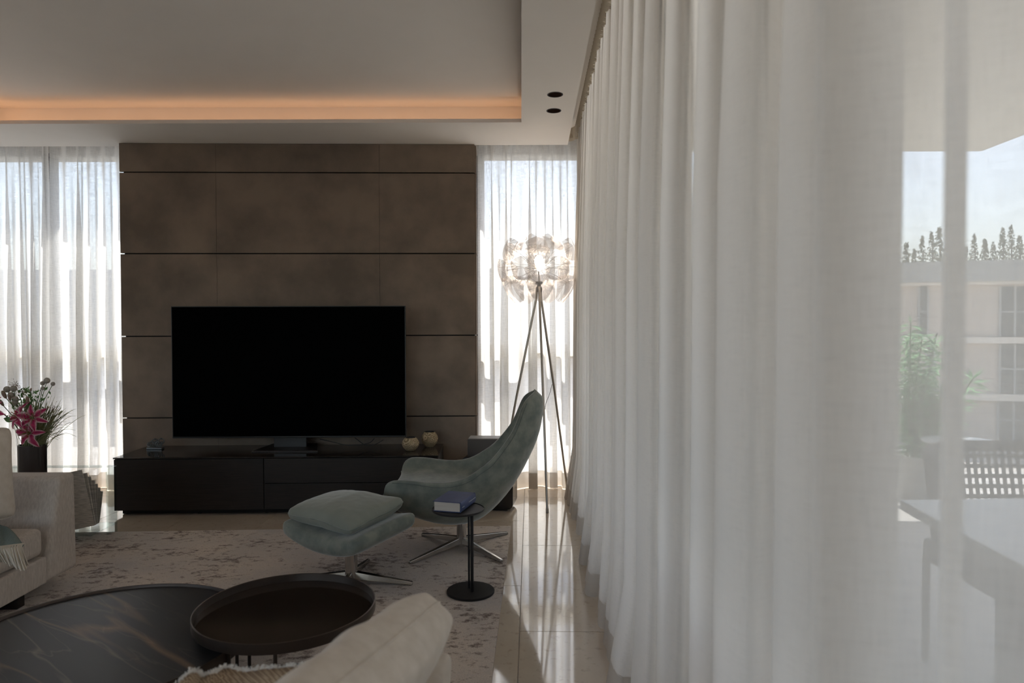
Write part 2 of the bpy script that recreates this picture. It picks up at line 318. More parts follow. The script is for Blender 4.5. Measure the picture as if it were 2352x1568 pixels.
# ---------------------------------------------------------------- mesh helpers
class MB:
    def __init__(s): s.v = []; s.f = []; s.uv = None
    def add(s, vs, fs):
        o = len(s.v); s.v += [Vector(p) for p in vs]; s.f += [tuple(i+o for i in f) for f in fs]; return s
    def box(s, a, b, mtx=None):
        x0, y0, z0 = a; x1, y1, z1 = b
        vs = [Vector(p) for p in ((x0,y0,z0),(x1,y0,z0),(x1,y1,z0),(x0,y1,z0),(x0,y0,z1),(x1,y0,z1),(x1,y1,z1),(x0,y1,z1))]
        if mtx: vs = [mtx @ p for p in vs]
        return s.add(vs, [(0,3,2,1),(4,5,6,7),(0,1,5,4),(1,2,6,5),(2,3,7,6),(3,0,4,7)])
    def hexa(s, pts):
        return s.add(pts, [(0,3,2,1),(4,5,6,7),(0,1,5,4),(1,2,6,5),(2,3,7,6),(3,0,4,7)])
    def tube(s, pts, r, n=10, caps=True):
        pts = [Vector(p) for p in pts]; m = len(pts); rs = r if isinstance(r, (list, tuple)) else [r]*m
        vs = []; up = None
        for i, p in enumerate(pts):
            t = (pts[min(i+1, m-1)] - pts[max(i-1, 0)]).normalized()
            if up is None: up = Vector((0, 0, 1)) if abs(t.z) < .9 else Vector((1, 0, 0))
            a = t.cross(up).normalized(); b = a.cross(t).normalized(); up = b
            vs += [p + (a*math.cos(2*PI*k/n) + b*math.sin(2*PI*k/n))*rs[i] for k in range(n)]
        fs = [(i*n+k, i*n+(k+1) % n, (i+1)*n+(k+1) % n, (i+1)*n+k) for i in range(m-1) for k in range(n)]
        if caps: fs += [tuple(range(n-1, -1, -1)), tuple(range((m-1)*n, m*n))]
        return s.add(vs, fs)
    def lathe(s, c, prof, n=40, sx=1, sy=1):
        c = Vector(c); vs = []
        for r, z in prof:
            vs += [c + Vector((r*math.cos(2*PI*k/n)*sx, r*math.sin(2*PI*k/n)*sy, z)) for k in range(n)]
        m = len(prof)
        fs = [(i*n+k, i*n+(k+1) % n, (i+1)*n+(k+1) % n, (i+1)*n+k) for i in range(m-1) for k in range(n)]
        fs += [tuple(range(n-1, -1, -1)), tuple(range((m-1)*n, m*n))]
        return s.add(vs, fs)
    def grid(s, rows):
        m = len(rows); n = len(rows[0]); vs = [p for r in rows for p in r]
        return s.add(vs, [(i*n+k, i*n+k+1, (i+1)*n+k+1, (i+1)*n+k) for i in range(m-1) for k in range(n-1)])
    def loft(s, loops, cap=True):
        m = len(loops); n = len(loops[0]); vs = [p for r in loops for p in r]
        fs = [(i*n+k, i*n+(k+1) % n, (i+1)*n+(k+1) % n, (i+1)*n+k) for i in range(m-1) for k in range(n)]
        if cap: fs += [tuple(range(n-1, -1, -1)), tuple(range((m-1)*n, m*n))]
        return s.add(vs, fs)
    def sphere(s, c, r, n=16, m=10, sc_=(1, 1, 1), mtx=None):
        prof = [(max(r*math.sin(PI*i/m), 1e-4), -r*math.cos(PI*i/m)) for i in range(m+1)]
        t = MB().lathe((0, 0, 0), prof, n)
        vs = [Vector((p.x*sc_[0], p.y*sc_[1], p.z*sc_[2])) for p in t.v]
        if mtx: vs = [mtx @ p for p in vs]
        return s.add([p + Vector(c) for p in vs], t.f)
def mesh_of(name, mb, m, smooth=True, base=Vector((0, 0, 0)), autos=True):
    me = bpy.data.meshes.new(name); me.from_pydata([tuple(p-base) for p in mb.v], [], mb.f)
    if m: me.materials.append(m)
    if smooth:
        me.polygons.foreach_set('use_smooth', [True]*len(me.polygons))
        if autos:
            me.set_sharp_from_angle(angle=math.radians(38))
    me.update(); return me
def tag(o, label=None, cat=None, group=None, kind=None):
    if label: o['label'] = label
    if cat: o['category'] = cat
    if group: o['group'] = group
    if kind: o['kind'] = kind
    return o
def obj(name, mb, m, parent=None, smooth=True, bevel=0, seg=2, subsurf=0, kind=None, label=None, autos=True):
    if parent is not None: base = parent.matrix_world_base if False else wloc(parent)
    else:
        xs = [p.x for p in mb.v]; ys = [p.y for p in mb.v]; zs = [p.z for p in mb.v]
        base = Vector(((min(xs)+max(xs))/2, (min(ys)+max(ys))/2, min(zs)))
    me = mesh_of(name, mb, M[m] if isinstance(m, str) else m, smooth, base, autos)
    o = bpy.data.objects.new(name, me); COL.objects.link(o)
    if parent is not None: o.parent = parent
    else: o.location = base
    if bevel:
        b = o.modifiers.new('bevel', 'BEVEL'); b.width = bevel; b.segments = seg; b.limit_method = 'ANGLE'; b.angle_limit = math.radians(40)
        b.harden_normals = False
    if subsurf:
        s = o.modifiers.new('subsurf', 'SUBSURF'); s.levels = subsurf; s.render_levels = subsurf
    if kind: o['kind'] = kind
    if label: o['label'] = label
    return o
def wloc(o):
    v = Vector((0, 0, 0))
    while o is not None: v += o.location; o = o.parent
    return v
def thing(name, label, cat, loc, group=None):
    o = bpy.data.objects.new(name, None); COL.objects.link(o); o.location = loc; o.empty_display_size = .1
    return tag(o, label, cat, group)
def inst(me, name, mtx, parent):
    """one object on shared mesh data, placed by a world matrix"""
    o = bpy.data.objects.new(name, me); COL.objects.link(o); o.parent = parent
    o.matrix_basis = Matrix.Translation(-wloc(parent)) @ mtx; return o
def copy_tree(o, parent=None):
    c = o.copy(); COL.objects.link(c); c.parent = parent
    for ch in list(o.children): copy_tree(ch, c)
    return c
def S(name, mb, m, parent=None, **k):
    o = obj(name, mb, m, parent, **k)
    if parent is None: o['kind'] = 'structure'
    return o
def smoothline(pts, n):
    """Catmull-Rom through points"""
    pts = [Vector(p) for p in pts]; out = []
    for i in range(len(pts)-1):
        p0 = pts[max(i-1, 0)]; p1 = pts[i]; p2 = pts[i+1]; p3 = pts[min(i+2, len(pts)-1)]
        for k in range(n):
            t = k/n
            out.append(.5*((2*p1) + (p2-p0)*t + (2*p0-5*p1+4*p2-p3)*t*t + (3*p1-p0-3*p2+p3)*t**3))
    out.append(pts[-1]); return out

# ---------------------------------------------------------------- the room
SOF = 2.62          # underside of the lowered ceiling border
TRAY = 2.765        # underside of the raised ceiling
def EX(Y): return .356 + .0285*(Y-2.845)     # right edge of the lowered border
def CX(Y): return .455 + .028*(Y-3.1)        # line of the side curtain
WX0, WX1 = -5.3, .62
g = MB().box((-5.4, -3.2, -.12), (.95, 5.75, -.003))
floor = S('floor', g, 'grout')
TW, TL = .56, 1.12
tile_me = mesh_of('tile', MB().box((-TW/2+.0016, -TL/2+.0016, -.012), (TW/2-.0016, TL/2-.0016, 0)), M['limestone'], False)
ang = math.radians(-1.55)
for c in range(-9, 2):
    for r in range(-3, 6):
        off = 0 if c % 2 else -.50
        x = .017 + TW*(c+.5); y = 3.30 + TL*(r-2.5) + off + (TL if c % 2 == 0 else 0)
        p = Vector((.017, 2.41, 0)) + Matrix.Rotation(ang, 3, 'Z') @ Vector((x-.017, y-2.41, 0))
        if p.y-TL/2 > 5.6 or p.x+TW/2 < -5.3 or p.y+TL/2 < -3.1 or p.x > .9: continue
        inst(tile_me, 'tile', Matrix.Translation(p) @ Matrix.Rotation(ang, 4, 'Z'), floor)

# ceiling: lip, cove and raised tray
ceil = MB()
TX0, TY1 = -3.42, 4.56
def qbox(mb, p, z0, z1):   # four plan corners
    mb.hexa([(x, y, z0) for x, y in p] + [(x, y, z1) for x, y in p])
TR = lambda Y: .067 + .0135*(Y-4.56)
NEAR = -2.6
LIP = .024; SET = .13
# lip
qbox(ceil, [(WX0, TY1), (EX(TY1), TY1), (EX(5.12), 5.12), (WX0, 5.12)], SOF, SOF+LIP)
qbox(ceil, [(TR(NEAR), NEAR), (EX(NEAR), NEAR), (EX(TY1), TY1), (TR(TY1), TY1)], SOF, SOF+LIP)
qbox(ceil, [(WX0, NEAR), (TX0, NEAR), (TX0, TY1), (WX0, TY1)], SOF, SOF+LIP)
qbox(ceil, [(WX0, -3.1), (EX(-3.1), -3.1), (EX(NEAR), NEAR), (WX0, NEAR)], SOF, SOF+LIP)
# body above the lip
Z0 = SOF+LIP; Z1 = 2.95
qbox(ceil, [(WX0, TY1+SET), (EX(TY1+SET), TY1+SET), (EX(5.12), 5.12), (WX0, 5.12)], Z0, Z1)
qbox(ceil, [(TR(NEAR)+SET, NEAR), (EX(NEAR), NEAR), (EX(TY1+SET), TY1+SET), (TR(TY1)+SET, TY1+SET)], Z0, Z1)
qbox(ceil, [(WX0, NEAR), (TX0-SET, NEAR), (TX0-SET, TY1+SET), (WX0, TY1+SET)], Z0, Z1)
qbox(ceil, [(WX0, -3.1), (EX(-3.1), -3.1), (EX(NEAR), NEAR), (WX0, NEAR)], Z0, Z1)
# tray and the curtain recess
qbox(ceil, [(TX0-.2, NEAR-.05), (TR(NEAR)+.2, NEAR-.05), (TR(TY1)+.2, TY1+.2), (TX0-.2, TY1+.2)], TRAY, TRAY+.1)
ceil.box((EX(-3.1)-.1, -3.2, 2.80), (1.0, 5.75, 3.0)); ceil.box((-5.4, 5.10, 2.80), (EX(-3.1)-.1, 5.75, 3.0))
ceil.box((-5.4, -3.2, 2.95), (1.0, 5.75, 3.05))
ceiling = S('ceiling', ceil, 'plaster', smooth=False)
led = MB()
led.box((TX0-.06, TY1+.03, Z0), (TR(TY1)+.06, TY1+.042, Z0+.008))
led.box((TX0-.05, NEAR, Z0), (TX0-.038, TY1+.03, Z0+.008))
obj('light_strip', led, 'led', ceiling, smooth=False, label='warm orange light strip in the ceiling cove')

# shell walls
S('wall_left', MB().box((-5.45, -3.2, 0), (-5.3, -2.6, 2.95)).box((-5.45, -2.6, 2.4), (-5.3, 1.4, 2.95)).box((-5.45, 1.4, 0), (-5.3, 5.75, 2.95)), 'wall_paint', smooth=False)
w5 = S('added_window_5', MB().box((-5.42, -2.6, 0), (-5.34, -2.53, 2.4)).box((-5.42, 1.33, 0), (-5.34, 1.4, 2.4)).box((-5.42, -.64, 0), (-5.34, -.56, 2.4)).box((-5.42, -2.6, 2.33), (-5.34, 1.4, 2.4)), 'alu_dark', smooth=False)  # unseen window added in the left wall to brighten the interior
S('pane', MB().box((-5.385, -2.53, 0), (-5.38, 1.33, 2.33)), 'glass', w5, smooth=False)
S('wall_front', MB().box((-5.45, -3.35, 0), (-4.9, -3.2, 2.95)).box((-4.9, -3.35, 2.4), (-.6, -3.2, 2.95)).box((-.6, -3.35, 0), (1.0, -3.2, 2.95)), 'wall_paint', smooth=False)
w4 = S('added_window_4', MB().box((-4.9, -3.32, 0), (-4.83, -3.24, 2.4)).box((-.67, -3.32, 0), (-.6, -3.24, 2.4)).box((-2.44, -3.32, 0), (-2.36, -3.24, 2.4)).box((-4.9, -3.32, 2.33), (-.6, -3.24, 2.4)), 'alu_dark', smooth=False)  # opening behind the camera, added to let more sky light in
S('pane', MB().box((-4.83, -3.285, 0), (-.67, -3.28, 2.33)), 'glass', w4, smooth=False)
S('wall_right', MB().box((.62, 4.80, 0), (.92, 5.75, 2.80)), 'wall_paint', smooth=False)
S('baseboard_back', MB().box((-5.3, 5.47, 0), (-2.9, 5.50, .03)).box((-.28, 5.47, 0), (.62, 5.50, .03)), 'alu_white', smooth=False)

# stone-clad media wall
WB = math.radians(1.42)
wall_o = U(278, 700, 5.03)
WM = Matrix.Translation((wall_o.x, 5.03, 0)) @ Matrix.Rotation(WB, 4, 'Z')
WW = (U(1091, 700, 5.095).x - wall_o.x)/math.cos(WB)
wb = MB().box((.02, .022, 0), (WW-.005, .26, 2.80), WM)
wall_back = S('wall_back', wb, 'joint', smooth=False)
def wz(y): return U(684, y, 5.06).z
rows = [SOF-.002, wz(396), wz(582), wz(771), wz(957.5), wz(957.5)-.605, .0]
cols = [0, (U(497, 500, 5.05).x-wall_o.x)/math.cos(WB), (U(871, 500, 5.07).x-wall_o.x)/math.cos(WB), WW]
for i in range(6):
    for j in range(3):
        gz = .0045; gx = .0008
        if rows[i]-rows[i+1] < .02: continue
        b = MB().box((cols[j]+gx, random.uniform(0, .0008), rows[i+1]+(gz if i < 5 else 0)), (cols[j+1]-gx, .02, rows[i]-(gz if i else 0)), WM)
        S('panel', b, 'charcoal_stone', wall_back, smooth=False)
for i in range(5):   # the returns at the right end
    S('panel', MB().box((WW-.004, .021, rows[i+1]+.0045), (WW+.012, .26, rows[i]-.0045), WM), 'charcoal_stone', wall_back, smooth=False)

# windows
def front_window(name, x0, x1, mull, jamb=.05):
    fr = MB(); yf = 5.47
    fr.box((x0, yf, 2.635), (x1, 5.66, 2.80)); fr.box((x0, yf, 0), (x1, 5.60, .055))
    fr.box((x0, yf, 0), (x0+jamb, 5.60, 2.70)); fr.box((x1-.05, yf, 0), (x1, 5.60, 2.70))
    o = S(name, fr, 'alu_white', smooth=False)
    S('transom', MB().box((x0, 5.455, 1.012), (x1, 5.56, 1.127)), 'alu_white', o, smooth=False)
    for mx in mull: S('mullion', MB().box((mx-.03, yf, 0), (mx+.03, 5.58, 2.66)), 'alu_dark', o, smooth=False)
    xs = [x0] + mull + [x1]
    for a, b in zip(xs, xs[1:]):
        for z0, z1 in ((.05, 1.02), (1.12, 2.64)):
            S('pane', MB().box((a, 5.52, z0), (b, 5.526, z1)), 'glass', o, smooth=False)
front_window('window_1', -5.3, U(285, 500, 5.5).x+.4, [U(113, 500, 5.5).x])
front_window('window_2', U(1092, 500, 5.5).x-.35, .62, [], U(1112, 500, 5.48).x-U(1092, 500, 5.5).x+.35)
S('trim_1', MB().box((U(1093.5, 500, 5.28).x, 5.27, .0), (U(1096.5, 500, 5.28).x, 5.30, 2.58)), 'alu_dark', smooth=False)
fr = MB()
fr.box((.66, -3.1, 2.70), (.80, 4.80, 2.95)); fr.box((.66, -3.1, -.01), (.76, 4.80, .035))
for y in (-3.1, -.9, 1.95, 4.72): fr.box((.68, y, 0), (.76, y+.08, 2.72))
w3 = S('window_3', fr, 'alu_dark', smooth=False)
for a, b in ((-3.02, -.9), (-.82, 1.95), (2.03, 4.72)):
    S('pane', MB().box((.715, a, .03), (.723, b, 2.71)), 'glass', w3, smooth=False)

# ---------------------------------------------------------------- outdoors
S('roof_overhang', MB().hexa([(.7, -4, 2.72), (3.80, -4, 2.72), (3.93, 5.735, 2.72), (.7, 5.735, 2.72), (.7, -4, 2.98), (3.80, -4, 2.98), (3.93, 5.735, 2.98), (.7, 5.735, 2.98)])
  .box((-6.5, 5.60, 2.80), (.8, 5.735, 2.98)).box((-6.5, -4, 3.05), (.8, 5.735, 3.3)), 'roof_render', smooth=False)
S('terrace', MB().box((.95, -4, -.25), (7.2, 5.9, -.01)), 'terrace', smooth=False)
S('terrace_strip', MB().box((-9, 5.75, -.25), (.95, 7.4, -.02)), 'terrace', smooth=False)
S('ground', MB().box((-60, 7.4, -5.2), (90, 75, -5.0)).box((7.2, -30, -5.2), (90, 7.4, -5)), 'gravel', smooth=False)
S('garden_wall', MB().box((-14, 9.4, -5.0), (3.2, 9.6, 2.08)), 'garden_wall', smooth=False)

def opposite_building():
    A = Vector((15.2, 38.8, 0)); d = Vector((5.5, -1.6, 0)).normalized(); nrm = Vector((d.y, -d.x, 0))*1  # faces us
    if nrm.y > 0: nrm = -nrm
    rz = math.atan2(d.y, d.x)
    X = Matrix.Translation(A) @ Matrix.Rotation(rz, 4, 'Z')
    b = thing('apartment_building', 'pale low apartment block across the way behind the near sheer curtain', 'building', (A.x+8, A.y-2, -5))
    Xi = X.inverted()
    def at(px, py):   # hit of pixel ray with the facade plane
        r = ray(px, py); o = Vector((0, 0, CAM_Z)); t = (A-o).dot(nrm)/r.dot(nrm); return Xi @ (o+r*t)
    def zof(y): return at(2200, y).z
    W0, W1 = -6, 34
    obj('wall', MB().box((W0, 0, -5.0), (W1, 9, zof(655)), X), 'stucco', b, smooth=False)
    obj('parapet', MB().box((W0-.3, -.5, zof(648)), (W1+.3, 9, zof(601)), X), 'parapet', b, smooth=False)
    for y0, y1 in ((643, 655), (774, 788), (902, 917)):
        obj('floor_band', MB().box((W0, -.35, zof(y1)), (W1, .1, zof(y0)), X), 'stucco_band', b, smooth=False)
    for x0, y0, x1, y1 in ((2109, 658, 2131, 772), (2125, 785, 2146, 898), (2104, 912, 2127, 1010),
                           (2295, 657, 2400, 773), (2294, 790, 2400, 904), (2290, 919, 2400, 1010), (2440, 657, 2500, 773), (2440, 790, 2500, 904),
                           (1960, 658, 2010, 772), (1960, 790, 2010, 900)):
        a = at(x0, y1); c = at(x1, y0)
        fw = obj('window', MB().box((a.x, -.06, a.z), (c.x, .02, c.z), X), 'far_glass', b, smooth=False)
        q = MB(); nn = 1 if x1-x0 < 40 else 3
        for k in range(nn+1):
            xx = a.x + (c.x-a.x)*k/nn; q.box((xx-.05, -.1, a.z), (xx+.05, -.02, c.z), X)
        q.box((a.x, -.1, (a.z+c.z)/2-.04), (c.x, -.02, (a.z+c.z)/2+.04), X)
        obj('glazing_bar', q, 'parapet', fw, smooth=False)
    # poplars behind the roof
    random.seed(3)
    tops = [(2082, 560), (2100, 575), (2118, 545), (2140, 535), (2157, 525), (2180, 540), (2218, 570), (2238, 540), (2262, 555), (2282, 560), (2303, 525), (2322, 520), (2341, 545), (2365, 535), (2392, 550), (2050, 560)]
    for k, (px, py) in enumerate(tops):
        Y = 50 + (k*5 % 4)*5.5 + random.uniform(-.6, .6); top = U(px, py, Y)
        t = thing('poplar_tree', 'slender poplar showing above the flat roof of the apartment block', 'tree', (top.x, Y, -5), 'poplars behind the apartment block')
        obj('trunk', MB().tube([(top.x, Y, -5), (top.x+.1, Y, top.z-1.2)], [.22, .05], 7), 'bark', t)
        cr = MB()
        for q in range(800):
            h = random.random(); zz = top.z - h**1.1*7.5; rr = .10 + .75*min(h*1.4, 1)*(1 if h < .75 else 1.2)
            a = random.uniform(0, 2*PI); rad = rr*math.sqrt(random.random()); s_ = random.uniform(.06, .15)
            c = Vector((top.x+rad*math.cos(a), Y+rad*math.sin(a), zz+random.uniform(-.2, .2)))
            e1 = Vector((random.gauss(0, 1), random.gauss(0, 1), random.gauss(0, 1))).normalized()*s_
            e2 = e1.cross(Vector((random.gauss(0, 1), random.gauss(0, 1), random.gauss(0, 1)))).normalized()*s_*.6
            cr.add([c-e1, c+e2, c+e1, c-e2], [(0, 1, 2, 3)])
        obj('foliage', cr, 'far_leaf', t, smooth=False)
opposite_building()

def terrace_furniture():
    # long stone-topped table just outside the glass
    zt = .745
    a = F(2067, 1147, zt); 
    x0 = a.x; y1 = a.y
    t = thing('patio_table', 'long pale stone table outside the glass behind the near sheer curtain', 'table', (1.75, 1.2, -.01))
    obj('table_top', MB().hexa([(.96, .3, zt-.03), (2.25, .3, zt-.03), (2.35, y1+.05, zt-.03), (x0, y1, zt-.03), (.96, .3, zt), (2.25, .3, zt), (2.35, y1+.05, zt), (x0, y1, zt)]), 'outdoor_top', t, bevel=.004)
    for x, y in ((1.25, .45), (2.1, .45), (1.35, 1.85), (2.15, 1.85)):
        obj('leg', MB().box((x, y, -.01), (x+.05, y+.05, zt-.03)), 'wicker', t, bevel=.004)
    # woven-strap chair beyond the table
    Y = 2.62; l = U(2097, 1040, Y).x; top = U(2200, 1030, Y).z; bot = .44
    cw = .60
    t = thing('patio_chair', 'dark woven-strap outdoor chair beyond the stone table on the terrace', 'chair', (l+cw/2, Y-.2, -.01))
    def back(u, z):   # curved back, u 0..1
        return Vector((l + cw*u, Y - .16*(2*u-1)**4 - (0 if 0 < u < 1 else .0) + .06*(z-bot)/(top-bot), z))
    fr = MB(); n = 24
    fr.tube([back(k/n, top - .03*(2*k/n-1)**8) for k in range(n+1)], .022, 8)
    fr.tube([back(k/n, bot) for k in range(n+1)], .02, 8)
    fr.tube([back(0, bot), back(0, top-.03)], .02, 8); fr.tube([back(1, bot), back(1, top-.03)], .02, 8)
    obj('back_frame', fr, 'wicker', t)
    for k in range(1, 22):
        u = k/22; sm = MB(); w_ = .007
        sm.grid([[back(u-w_/cw, z), back(u+w_/cw, z)] for z in [bot+(top-bot)*i/6 for i in range(7)]])
        o = obj('strap', sm, 'wicker', t, smooth=False); s_ = o.modifiers.new('solid', 'SOLIDIFY'); s_.thickness = .003
    for k in range(1, 9):
        z = bot+(top-bot)*k/9; sm = MB()
        sm.grid([[back(i/24, z-.008), back(i/24, z+.008)] for i in range(25)])
        o = obj('strap', sm, 'wicker', t, smooth=False); s_ = o.modifiers.new('solid', 'SOLIDIFY'); s_.thickness = .003
    obj('seat', MB().box((l+.02, Y-.52, .36), (l+cw-.02, Y-.02, .45)), 'wicker', t, bevel=.02)
    for x, y in ((l+.03, Y-.5), (l+cw-.03, Y-.5), (l+.03, Y-.04), (l+cw-.03, Y-.04)):
        obj('leg', MB().tube([(x, y, -.01), (x, y, .38)], .014, 8), 'wicker', t)
    # small round table farther off
    c = U(2207, 1012, 4.6)
    t = thing('patio_side_table', 'small round white outdoor table behind the woven chair', 'table', (c.x, 4.6, -.01))
    obj('table_top', MB().lathe((c.x, 4.6, c.z), [(.01, -.015), (.225, -.015), (.232, -.008), (.232, 0), (.01, .002)], 40), 'outdoor_top', t)
    obj('pedestal', MB().lathe((c.x, 4.6, -.01), [(.14, 0), (.14, .012), (.02, .03), (.018, c.z-.01)], 24), 'wicker', t)
    # leafy plant in a pot
    p = Vector((3.02, 5.05, -.01))
    t = thing('bamboo_plant', 'leafy green potted bamboo seen through the near sheer curtain', 'plant', p)
    obj('pot', MB().lathe(p, [(.13, 0), (.18, .30), (.19, .32), (.17, .32), (.15, .28), (.01, .28)], 28), 'parapet', t)
    random.seed(11); stems = []
    canes = MB(); lv = MB()
    for k in range(16):
        a = random.uniform(0, 2*PI); h = random.uniform(.6, 1.34); bx = p + Vector((.08*math.cos(a), .08*math.sin(a), .27))
        tp = bx + Vector((random.uniform(-.14, .20), random.uniform(-.2, .2), h-.27))
        pts = smoothline([bx, bx.lerp(tp, .5)+Vector((0, 0, .05)), tp], 5); canes.tube(pts, .004, 5)
        for q in range(95):
            c0 = bx.lerp(tp, random.uniform(.12, 1)); d = Vector((random.gauss(0, 1), random.gauss(0, 1), random.uniform(-.5, .7))).normalized()
            L_ = random.uniform(.07, .15); sd = d.cross(Vector((0, 0, 1))).normalized()*.015
            m_ = c0+d*L_*.5; e = c0+d*L_+Vector((0, 0, -.02)); lv.add([c0, m_-sd, e, m_+sd], [(0, 1, 2, 3)])
    obj('cane', canes, 'stem', t); obj('leaves', lv, 'bamboo_leaf', t, smooth=False, kind='stuff')
terrace_furniture()

# ---------------------------------------------------------------- curtains
def cloth(rows_path, zs, heads):
    """rows_path(z) -> list of plan points; returns rows of 3-D points"""
    return [[Vector((p[0], p[1], z)) for p in rows_path(z)] for z in zs]
def side_curtain():
    random.seed(21)
    # plan centreline parameter: fold peaks (towards the room) from far to near
    peaksY = []; y = 5.12
    while y > 2.45:
        peaksY.append(y); y -= random.uniform(.13, .2)
    peaksY += [2.27, 2.01, 1.68, 1.35, 1.10, .864, .738]
    N_ = len(peaksY)
    amp = [random.uniform(.035, .055) for _ in range(N_)]
    puddle = [random.uniform(0, 1) for _ in range(N_)]
    leans = [random.uniform(-.02, .02) for _ in range(N_)]
    def path(z, extra=0):
        t = (2.78-z)/2.78; out = []
        a_s = .30+.70*min(t*2.2, 1) + .25*max(0, t-.75)*4*.5
        def pk(i):
            c = CX(peaksY[i]); pz = max(0, t-.86)/.14
            return Vector((c - amp[i]*a_s - .012*t - pz*.055*puddle[i], peaksY[i] + leans[i]*t*1.2 + pz*.03*(puddle[i]-.5), 0))
        def vl(i):
            ym = (peaksY[i]+peaksY[i+1])/2; c = CX(ym)
            return Vector((c + amp[i]*a_s, ym + (leans[i]+leans[i+1])*.5*t, 0))
        pts = [Vector((CX(5.25)-.01, 5.30, 0))]
        for i in range(N_):
            p = pk(i); sp_ = (peaksY[max(i-1, 0)]-peaksY[min(i+1, N_-1)])/(2 if 0 < i < N_-1 else 1); wd = .34*sp_
            pts += [p+Vector((.024, wd, 0)), p, p+Vector((.024, -wd, 0))] if i < N_-1 else [p+Vector((.02, .028, 0)), p]
            if i < N_-1:
                v = vl(i); wv = .34*(peaksY[i]-peaksY[i+1]); pts += [v+Vector((-.014, wv, 0)), v+Vector((0, 0, 0)), v+Vector((-.014, -wv, 0))]
        # nearest folds, as (bearing, depth)
        k = -.030*t + .004
        near = [(.50, .755), (.569, .725), (.574, .712), (.52, .70), (.452, .69), (.449, .675), (.50, .668), (.571, .655), (.615, .648), (.660, .635), (.6625, .62), (.645, .612), (.632, .602), (.634, .592), (.67, .583), (.75, .566), (.82, .552), (.85, .53), (.78, .515), (.775, .50), (.88, .48), (1.0, .455), (1.05, .43)]
        for j, (u, Y) in enumerate(near):
            pts.append(Vector(((u + k*max(0, 1-j/6.0) + (.012*(.5-t) if 7 <= j <= 15 else 0))*Y, Y, 0)))
        y = .38; s = 1
        while y > -3.0:
            pts.append(Vector((CX(y)-.02 + .04*s, y, 0))); s = -s; y -= .09
        return smoothline(pts, 3)
    zs = [2.775, 2.70, 2.4, 2.0, 1.5, 1.0, .6, .38, .25, .16, .11]
    t = thing('side_curtain', 'long off-white sheer linen curtain hanging beside the terrace glass, nearest the viewer', 'curtain', (CX(1), 1, 0))
    obj('cloth', MB().grid(cloth(path, zs, 0)), 'sheer', t, autos=False)
    obj('hem', MB().grid(cloth(path, [.115, .08, .05, .02, .006], 0)), 'hem', t, autos=False)
    # gathered heading tape
    pts = [(CX(5.3)-.16, 5.335), (CX(5.3)-.12, 5.325), (CX(5.3)-.08, 5.335), (CX(5.3)-.05, 5.315), (CX(5.3)-.04, 5.30)]; y = 5.27; k = 0
    while y > -3.0:
        pts.append((CX(y)-.015 + (.015 if k % 2 else -.015), y)); y -= .024; k += 1
    hd = [[Vector((p[0]+dx, p[1]-dy, z)) for p in pts] for z, dx, dy in ((2.80, 0, .014), (2.765, 0, .004), (2.705, .006, -.012))]
    o = obj('heading', MB().grid(hd), 'heading', t, autos=False, label='gathered beige heading tape')
side_curtain()
def track(name, pts, label):
    mb = MB(); 
    for (x0, y0), (x1, y1) in zip(pts, pts[1:]): 
        d = Vector((x1-x0, y1-y0, 0)).normalized(); n = Vector((-d.y, d.x, 0))*.012
        qbox(mb, [(x0-n.x, y0-n.y), (x1-n.x, y1-n.y), (x1+n.x, y1+n.y), (x0+n.x, y0+n.y)], 2.782, 2.80)
    o = S(name, mb, 'alu_white', smooth=False); return o
track('trim_2', [(CX(5.3), 5.33), (CX(-3), -3)], '')
track('trim_3', [(-5.3, 5.36), (CX(5.3), 5.36)], '')

def back_curtain(x0, x1, label, seed, per=.105, edge_out=None):
    random.seed(seed)
    xs = [x0]; 
    while xs[-1] < x1: xs.append(xs[-1] + random.uniform(.7, 1.35)*per/2)
    xs[-1] = x1; n = len(xs)
    am = [random.uniform(.5, 1.15) for _ in xs]; dr = [random.uniform(-.022, .022) for _ in xs]; dr[0] = dr[-1] = 0
    pd = [random.random() for _ in xs]
    def path(z):
        t = (2.78-z)/2.78; A = .018 + .040*min(1, t*1.8)
        pts = []
        for i, x in enumerate(xs):
            s = 1 if i % 2 else -1; lo = max(0, t-.93)/.07
            sp_ = (xs[min(i+1, n-1)]-xs[max(i-1, 0)])/2; wd = .30*sp_ + .30*sp_*min(1, t*3); c = Vector((x + dr[i]*t*1.5, 5.355 + s*A*am[i] - lo*.05*pd[i], 0))
            if i in (0, n-1): pts.append(c)
            else: pts += [c+Vector((-wd, -s*.010, 0)), c, c+Vector((wd, -s*.010, 0))]
        return smoothline(pts, 5)
    t = thing('window_curtain', label, 'curtain', ((x0+x1)/2, 5.355, 0), None)
    obj('cloth', MB().grid(cloth(path, [2.78, 2.7, 2.5, 2.2, 1.8, 1.4, 1.0, .6, .3, .12], 0)), 'sheer_front', t, autos=False)
    obj('hem', MB().grid(cloth(path, [.125, .09, .05, .02, .006], 0)), 'hem', t, autos=False)
    hx = []; x = x0; k = 0
    while x < x1: hx.append((x, 5.315 + (.006 if k % 2 else -.006))); x += random.uniform(.012, .024); k += 1
    obj('heading', MB().grid([[Vector((a, b, z)) for a, b in hx] for z in (2.80, 2.76, 2.725)]), 'heading', t, autos=False)
    return t
gap = U(113, 500, 5.35).x
back_curtain(-5.25, gap-.008, 'sheer window curtain left of the narrow gap, behind the flowers', 5)
back_curtain(gap+.018, U(278, 500, 5.35).x+.22, 'sheer window curtain between the narrow gap and the dark stone wall', 6)
back_curtain(U(1092, 500, 5.35).x-.03, CX(5.3)+.012, 'sheer window curtain behind the tripod floor lamp', 8, per=.12)

